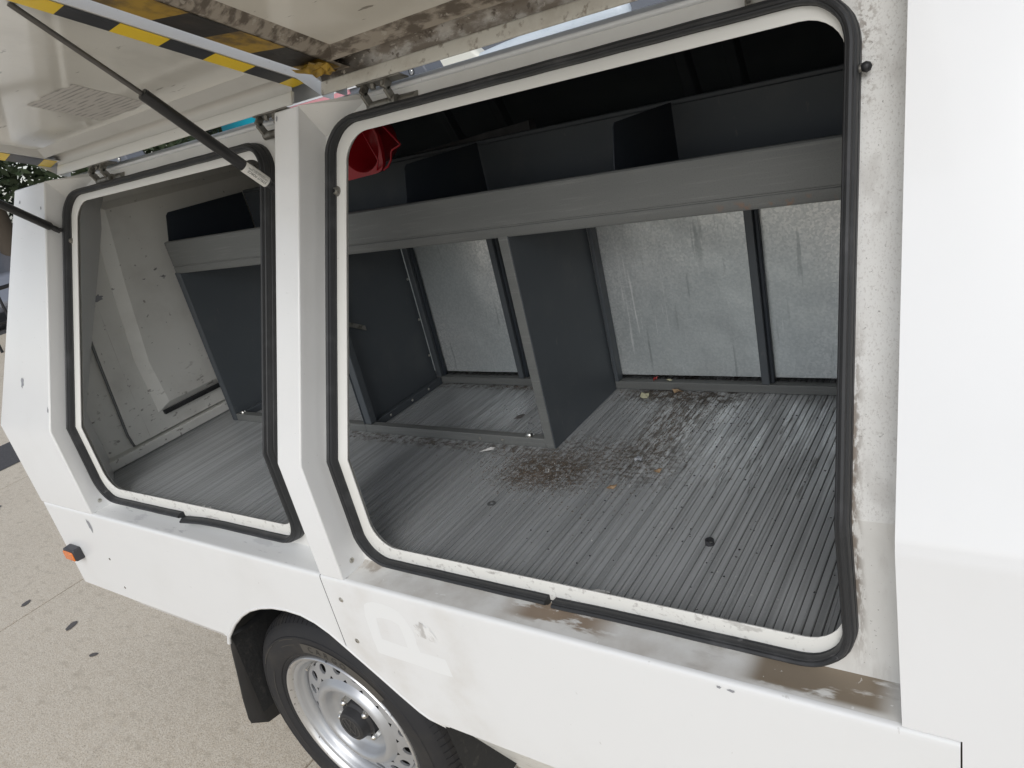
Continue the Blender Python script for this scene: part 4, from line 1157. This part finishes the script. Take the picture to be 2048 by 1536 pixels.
# tray fascia with a pressed fold line
fa = MB()
fprof = [(YF + 0.012, 1.430), (YF + 0.002, 1.4325), (YF, 1.436), (YF, 1.4525), (YF + 0.0022, 1.4540), (YF + 0.0022, 1.4560), (YF, 1.4575), (YF, 1.5290), (YF + 0.003, 1.532), (YF + 0.014, 1.532), (YF + 0.014, 1.522)]
fa.grid([[(x, y, z) for y, z in fprof] for x in (SX0, SX1)])
fa.build('fascia', 'charcoal_fascia', shelf, smooth=30)
MB().box(SX0, SX1, YF + 0.010, YB, 1.436, 1.440).build('tray', 'charcoal', shelf)
bk = MB()
bk.box(SX0, SX1, YB, YB + 0.003, 1.441, 1.606)
bk.build('tray_back', 'charcoal', shelf)
MB().box(SX0, SX1, YB - 0.004, YB + 0.016, 1.6065, 1.618).build('tray_rim', 'charcoal', shelf, bevel=0.003)
for x in (SX0, -0.065, 0.466):
    t = 0.0025
    pts = [(YF + 0.016, 1.4405), (YF + 0.016, 1.528), (YF + 0.041, 1.606), (YF + 0.050, 1.614), (YB - 0.0045, 1.614), (YB - 0.0045, 1.4405)]
    MB().loft([[(x - t, y, z) for y, z in pts], [(x, y, z) for y, z in pts]]).build('divider', 'charcoal_dark', shelf, bevel=0.0008)
# partitions: sheet, front post, bottom rail, back post
for x, post_right in ((-1.046, False), (-0.432, True), (0.203, False)):
    MB().box(x - 0.002, x, YF + 0.001, YB - 0.002, ZF + 0.0005, 1.4355).build('partition', 'charcoal', shelf)
def bar(name, x0, x1, y0, y1, z0, z1, mat='charcoal'):
    return MB().box(x0, x1, y0, y1, z0, z1).build(name, mat, shelf, bevel=0.002)
TB = 0.024
bar('post', -1.074, -1.0485, YF, YF + TB, ZF, 1.4355)
bar('post', -0.4315, -0.4315 + TB, YF + 0.004, YF + 0.004 + TB, ZF + TB + 0.0005, 1.4355)
bar('post', 0.2005 - TB, 0.2005, YF, YF + TB, ZF, 1.4355, 'charcoal_fascia')
bar('rail', -1.048, 0.176, YF + 0.001, YF + TB, ZF, ZF + TB, 'charcoal_fascia')
bar('rail', -0.4315, -0.4315 + 0.018, YF + TB + 0.001, YB - 0.001, ZF, ZF + 0.022)
bar('rail', -1.0455, -1.028, YF + TB + 0.001, YB - 0.001, ZF, ZF + 0.022)
bar('rail', SX0, SX1, YB, YB + TB, ZF, ZF + 0.0225, 'charcoal_fascia')
for x in (-0.4315, -0.114, 0.592):
    bar('post', x, x + 0.019, YB + 0.0003, YB + TB, ZF + 0.0228, 1.4355, 'charcoal')
    bar('post_lip', x + 0.0195, x + 0.028, YB + 0.010, YB + TB, ZF + 0.0228, 1.4355, 'charcoal_dark')
bar('post', 0.2035, 0.2035 + 0.012, YB - 0.004, YB + TB, ZF + 0.0228, 1.4355)
# galvanised backing sheets
for xa, xb in ((-1.04, -0.405), (-0.403, -0.090), (-0.088, 0.208), (0.211, 0.603), (0.605, 1.04)):
    MB().box(xa, xb, YB + 0.0255, YB + 0.027, ZF + 0.032, 1.4345).build('back_sheet', 'galv', shelf)
# fasteners
dome('bolt', (0.128, YF + 0.012, ZF + TB), (0, 0, 1), 0.0085, 0.0075, 'chrome', shelf, False)
dome('bolt', (-1.02, YF + 0.013, ZF + TB), (0, 0, 1), 0.0085, 0.0075, 'chrome', shelf, False)
for (x, y, z, ax) in ((-0.4135, 0.62, ZF + 0.012, (1, 0, 0)), (-0.4135, 0.72, ZF + 0.012, (1, 0, 0)), (-0.4135, 0.80, ZF + 0.012, (1, 0, 0)),
                      (-0.4315, 0.862, 1.02, (1, -0.3, 0)), (-0.4315, 0.862, 1.14, (1, -0.3, 0)), (-0.4315, 0.862, 1.27, (1, -0.3, 0)),
                      (-0.02, YF + 0.0005, ZF + 0.012, (0, -1, 0)), (0.05, YF + 0.0005, ZF + 0.012, (0, -1, 0))):
    dome('screw', (x, y, z), ax, 0.003, 0.0025, 'steel', shelf, False)
# spring latch on the middle partition
lt = MB().box(-0.4318, -0.424, 0.542, 0.575, 1.245, 1.262)
lt.build('latch', 'steel_dull', shelf, bevel=0.001)
MB().hexa([(-0.4318, 0.56, 1.235), (-0.426, 0.56, 1.235), (-0.426, 0.64, 1.19), (-0.4318, 0.64, 1.19), (-0.4318, 0.56, 1.25), (-0.426, 0.56, 1.25), (-0.426, 0.64, 1.205), (-0.4318, 0.64, 1.205)]).build('latch', 'steel_dull', shelf, bevel=0.001)
# thin dark strip along the tray rim
ds = MB().hexa([(-0.30, YB + 0.004, 1.6185), (0.10, YB - 0.002, 1.6185), (0.105, YB + 0.02, 1.6185), (-0.30, YB + 0.018, 1.6185), (-0.30, YB + 0.004, 1.620), (0.10, YB - 0.002, 1.640), (0.105, YB + 0.02, 1.640), (-0.30, YB + 0.018, 1.620)])
tag(ds.build('dark_strip', 'rubber', None, bevel=0.001), 'thin black strip along the rim of the shelf tray', 'strip')

# ================================================================== red pail hanging inside
pail = thing('red_pail', 'red plastic pail with wire handle hanging in upper left of larger opening', 'pail', (-0.22, 0.62, 1.58))
PYF = 0.62
pcx, pcz, prad = -0.236, 1.676, 0.063
outl = [(-0.42, 1.73), (-0.42, 1.596), (-0.30, 1.600), (-0.20, 1.604), (-0.183, 1.608), (-0.172, 1.622), (-0.167, 1.65), (-0.166, 1.69), (-0.18, 1.73)]
def hit_poly(a):
    dx, dz = cos(a), sin(a); best = 9
    for (xa, za), (xb, zb) in zip(outl, outl[1:] + outl[:1]):
        den = dx * (zb - za) - dz * (xb - xa)
        if abs(den) < 1e-9: continue
        t = ((xa - pcx) * (zb - za) - (za - pcz) * (xb - xa)) / den
        u = ((xa - pcx) * dz - (za - pcz) * dx) / den
        if t > 0 and -1e-6 <= u <= 1 + 1e-6: best = min(best, t)
    return best
NP = 72
pb = MB()
ring = lambda r, y: [(pcx + r * cos(2 * pi * k / NP), PYF + y, pcz + r * sin(2 * pi * k / NP)) for k in range(NP)]
outer = [(pcx + hit_poly(2 * pi * k / NP) * cos(2 * pi * k / NP), PYF, pcz + hit_poly(2 * pi * k / NP) * sin(2 * pi * k / NP)) for k in range(NP)]
outer2 = [(x, y + 0.010, z) for x, y, z in outer]
pb.grid([outer2, outer, ring(prad + 0.002, 0.0), ring(prad, 0.002), ring(prad * 0.93, 0.05), ring(prad * 0.84, 0.085), ring(prad * 0.55, 0.103), ring(0.0002, 0.108)], closed=True)
pb.build('bowl', 'red', pail, smooth=40)
hd = MB()
hp = lambda x, z, y=0.0: (x, PYF - 0.004 + y, z)
hd.tube([hp(-0.150, 1.728, .01), hp(-0.143, 1.714), hp(-0.102, 1.6625), hp(-0.099, 1.658), hp(-0.104, 1.6555), hp(-0.127, 1.650), hp(-0.133, 1.645), hp(-0.140, 1.628), hp(-0.155, 1.615), hp(-0.175, 1.609, .004)], 0.0026, 8)
hd.tube([hp(-0.206, 1.735, .0), hp(-0.195, 1.70, -.01), hp(-0.171, 1.640, -.012), hp(-0.170, 1.632, -.012), hp(-0.176, 1.624, -.01), hp(-0.196, 1.612, .003)], 0.0020, 8)
hd.build('handle', 'red', pail, smooth=60)
hk = MB()
hk.tube([(-0.30, PYF + 0.006, 1.722), (-0.30, PYF + 0.012, 1.736), (-0.30, PYF + 0.012, 1.752)], 0.003, 8)
hk.build('hook', 'steel_dull', pail, smooth=60)

# ================================================================== litter on the van floor
ZT = 0.9203
def flake(name, c, size, mat, seed, label, cat, up=0.006, n=9, group=None):
    rnd = random.Random(seed)
    mb = MB(); rot = rnd.uniform(0, 6.28)
    ring = []
    for k in range(n):
        a = 2 * pi * k / n; s = rnd.uniform(0.55, 1.1)
        x, y = size[0] * cos(a) * s, size[1] * sin(a) * s
        ring.append((c[0] + x * cos(rot) - y * sin(rot), c[1] + x * sin(rot) + y * cos(rot), ZT + rnd.uniform(0.0002, up)))
    i = mb.add(ring + [(c[0], c[1], ZT + up * 0.8), (c[0], c[1], ZT + up * 0.3)])
    for k in range(n):
        mb.f.append((i + k, i + (k + 1) % n, i + n)); mb.mi.append(0)
        mb.f.append((i + (k + 1) % n, i + k, i + n + 1)); mb.mi.append(0)
    o = mb.build(name, mat, None, recalc=False)
    return tag(o, label, cat, group)
wsh = MB()
wsh.lathe([(0.0045, 0.0), (0.0045, 0.0018), (0.0093, 0.0018), (0.0093, 0.0), (0.0045, 0.0)], 28, lambda r, y, a: (0.182 + r * cos(a), 0.286 + r * sin(a), ZT + y))
tag(wsh.build('washer', 'washer', None, smooth=30), 'small grey flat washer lying on the ribbed floor', 'washer')
rg = MB()
rg.lathe([(0.0062, 0.0), (0.0058, 0.009), (0.0076, 0.009), (0.0081, 0.0), (0.0062, 0.0)], 24, lambda r, y, a: (0.668 + r * cos(a), 0.265 + r * sin(a), ZT + y * (1.0 if a < 5 else 0.6)))
tag(rg.build('rubber_ferrule', 'rubber', None, smooth=40), 'short black rubber ferrule standing alone on the front floor', 'ferrule')
pm = MB()
pm.poly([(0.006, 0.482, ZT + 0.0015), (0.041, 0.500, ZT + 0.002), (0.044, 0.507, ZT + 0.006), (0.037, 0.511, ZT + 0.002), (0.030, 0.506, ZT + 0.005)])
tag(pm.build('paper_scrap', 'paper', None), 'pointed white paper scrap in front of the floor rail', 'paper')
flake('dry_leaf', (0.413, 0.397), (0.014, 0.009), 'leaf_dry', 1, 'curled tan leaf fragment at edge of the brown grit patch', 'leaf')
flake('dry_leaf', (0.484, 0.481), (0.012, 0.009), 'leaf_dry', 5, 'small tan leaf crumb lying alone right of the clear foil', 'leaf')
flake('dry_leaf', (0.303, 0.830), (0.020, 0.015), 'leaf_pale', 8, 'pale yellow-green dry leaf near the back rail', 'leaf', 0.010)
flake('dry_leaf', (0.383, 0.858), (0.018, 0.012), 'leaf_dry', 12, 'tan dry leaf piled against the back rail', 'leaf', 0.014)
flake('foil_scrap', (0.426, 0.511), (0.016, 0.010), 'foil', 15, 'crumpled clear foil scrap in the dirt beside grit patch', 'foil', 0.010)
flake('dark_leaf', (0.005, 0.681), (0.022, 0.012), 'stain', 19, 'dark flattened leaf inside the middle shelf bay', 'leaf', 0.003)
zr = ZF + 0.0228 - ZT
o = flake('red_scrap', (0.315, 0.882), (0.010, 0.006), 'red_scrap', 21, 'small red scrap resting on the back rail', 'scrap', 0.010); o.location.z = zr
o = flake('dry_leaf', (0.352, 0.882), (0.014, 0.006), 'leaf_pale', 23, 'cream leaf scrap resting on the back rail beside red scrap', 'leaf', 0.006); o.location.z = zr
# grit: uncountable crumbs
def grit(name, mat, label, n, spots, smin, smax, seed):
    rnd = random.Random(seed); mb = MB()
    for _ in range(n):
        cx, cy, sx, sy = rnd.choice(spots)
        x, y = rnd.gauss(cx, sx), rnd.gauss(cy, sy)
        if not (-1.15 < x < 1.0 and 0.095 < y < 0.865) : continue
        if 0.17 < x < 0.215 and y > 0.52: continue
        if y > 0.515 and y < 0.565 and x < 0.2: continue
        s = rnd.uniform(smin, smax); a = rnd.uniform(0, 6.28)
        q = []
        for k in range(3):
            r = s * rnd.uniform(0.5, 1.2); an = a + k * 2.09
            q.append((x + r * cos(an), y + r * sin(an), ZT))
        t = (x + rnd.uniform(-s, s) * .3, y, ZT + s * rnd.uniform(0.5, 1.0))
        i = mb.add(q + [t])
        for f in ((0, 1, 3), (1, 2, 3), (2, 0, 3)):
            mb.f.append(tuple(i + e for e in f)); mb.mi.append(0)
    o = mb.build(name, mat, None, recalc=False)
    tag(o, label, 'grit', kind='stuff'); return o
grit('dirt_crumbs', 'grit', 'brown grit scattered over the ribbed floor', 5200, [(0.21, 0.40, 0.05, 0.03), (0.21, 0.41, 0.04, 0.025), (0.27, 0.44, 0.06, 0.05), (0.43, 0.65, 0.03, 0.10), (0.15, 0.47, 0.06, 0.03), (0.35, 0.50, 0.09, 0.04), (-0.1, 0.515, 0.25, 0.010), (0.35, 0.84, 0.09, 0.02), (0.0, 0.86, 0.12, 0.006), (0.45, 0.76, 0.07, 0.06), (0.3, 0.45, 0.15, 0.1)], 0.0007, 0.0024, 3)
grit('pale_crumbs', 'grit_pale', 'pale crumbs scattered over the ribbed floor', 260, [(0.45, 0.35, 0.3, 0.16), (0.1, 0.45, 0.2, 0.08), (0.6, 0.2, 0.2, 0.1), (0.26, 0.42, 0.06, 0.04)], 0.0006, 0.0019, 5)
grit('dark_crumbs', 'rubber', 'black specks scattered over the ribbed floor', 420, [(0.65, 0.6, 0.12, 0.16), (0.55, 0.3, 0.2, 0.12), (0.5, 0.78, 0.1, 0.06), (0.1, 0.7, 0.08, 0.08)], 0.0008, 0.0030, 6)

# ================================================================== BACKGROUND
def leaf_cloud(name, blobs, n, size, seed, parent):
    rnd = random.Random(seed); mb = MB()
    for _ in range(n):
        cx, cy, cz, r = rnd.choice(blobs)
        while True:
            a, b, c = rnd.uniform(-1, 1), rnd.uniform(-1, 1), rnd.uniform(-1, 1)
            d = a * a + b * b + c * c
            if 0.15 < d < 1: break
        p = Vector((cx + a * r, cy + b * r, cz + c * r * 0.8))
        u = Vector((rnd.gauss(0, 1), rnd.gauss(0, 1), rnd.gauss(0, 0.6))).normalized(); w = u.orthogonal().normalized()
        s = size * rnd.uniform(0.6, 1.4)
        mb.poly([p - u * s, p + w * s * .45, p + u * s, p - w * s * .45])
    return mb.build(name, 'foliage', parent, recalc=False)
def tree(x, y, h, r, label, seed, n=5000):
    t = thing('tree', label, 'tree', (x, y, 0), 'trees behind the van')
    MB().tube([(x, y, 0), (x + 0.1, y, h * 0.35), (x - 0.05, y + 0.1, h * 0.7)], [0.22, 0.17, 0.08], 12).build('trunk', 'bark', t, smooth=60)
    rnd = random.Random(seed)
    bl = [(x + rnd.uniform(-.8, .8) * r, y + rnd.uniform(-.8, .8) * r, h * 0.62 + rnd.uniform(-.5, .7) * r, r * rnd.uniform(.45, .7)) for _ in range(16)]
    leaf_cloud('crown', bl, n, 0.085, seed, t)
tree(-14.0, 5.2, 5.6, 2.7, 'dark leafy tree behind the rear pillar at left edge', 1, 26000)
tree(-16.6, 9.6, 5.2, 1.5, 'dark leafy tree glimpsed through gap above the rear opening', 2, 12000)
# parked car at the far left edge
car = thing('parked_car', 'grey parked car at the far left edge below the tree', 'car', (-15.2, 5.0, 0))
cb = MB()
side = [(-2.1, 0.35), (-2.15, 0.75), (-1.9, 0.95), (-1.1, 1.02), (-0.5, 1.40), (0.9, 1.42), (1.6, 1.02), (2.05, 0.92), (2.15, 0.45), (2.05, 0.32)]
cy0 = 5.0
cb.loft([[(-15.2 + sx_, cy0 - w_, sz_) for sx_, sz_ in side] for w_ in (0.86, 0.0, -0.86)])
cb.build('body', 'car_paint', car, bevel=0.05, seg=3)
MB().poly([(-15.2 + a_, cy0 - 0.868, b_) for a_, b_ in ((-1.0, 1.03), (-0.45, 1.34), (0.85, 1.36), (1.45, 1.03))]).build('window', 'car_glass', car)
for wx_ in (-1.35, 1.35):
    MB().tube([(-15.2 + wx_, cy0 - 0.89, 0.32), (-15.2 + wx_, cy0 - 0.66, 0.32)], 0.32, 24).build('wheel', 'tyre', car, smooth=40)
# low black railing
fe = thing('railing', 'black railing at far left edge in front of the parked car', 'railing', (-11.0, 3.4, 0))
for k in range(9):
    MB().tube([(-11.0, 2.2 + 0.28 * k, 0.0), (-11.0, 2.2 + 0.28 * k, 0.86)], 0.02, 8).build('baluster', 'fence', fe, smooth=60)
MB().tube([(-11.0, 2.1, 0.86), (-11.0, 4.6, 0.86)], 0.028, 8).build('rail', 'fence', fe, smooth=60)
MB().tube([(-11.0, 2.1, 0.40), (-11.0, 4.6, 0.40)], 0.022, 8).build('rail', 'fence', fe, smooth=60)
# building behind, seen only through the gap over the roof
bd = thing('building', 'grey clad building glimpsed through the gap over the van roof', 'building', (-6.0, 12.0, 0))
MB().box(-18.3, 8.0, 12.0, 16.0, 0.0, 5.2).build('wall', 'wall_grey', bd)
MB().box(-16.25, -14.7, 11.95, 11.995, 2.60, 2.74).build('sign_band', 'cyan', bd)
MB().box(-14.3, -11.3, 11.95, 11.995, 2.55, 2.70).build('sign_band', 'pink', bd)
MB().box(-14.3, -11.0, 11.95, 11.995, 2.705, 2.95).build('sign_band', 'sign_white', bd)
for k in range(8):
    MB().box(-10.2 + 2.2 * k, -10.2 + 2.2 * k + 0.08, 11.93, 11.995, 0.0, 5.2).build('panel_joint', 'rack', bd)
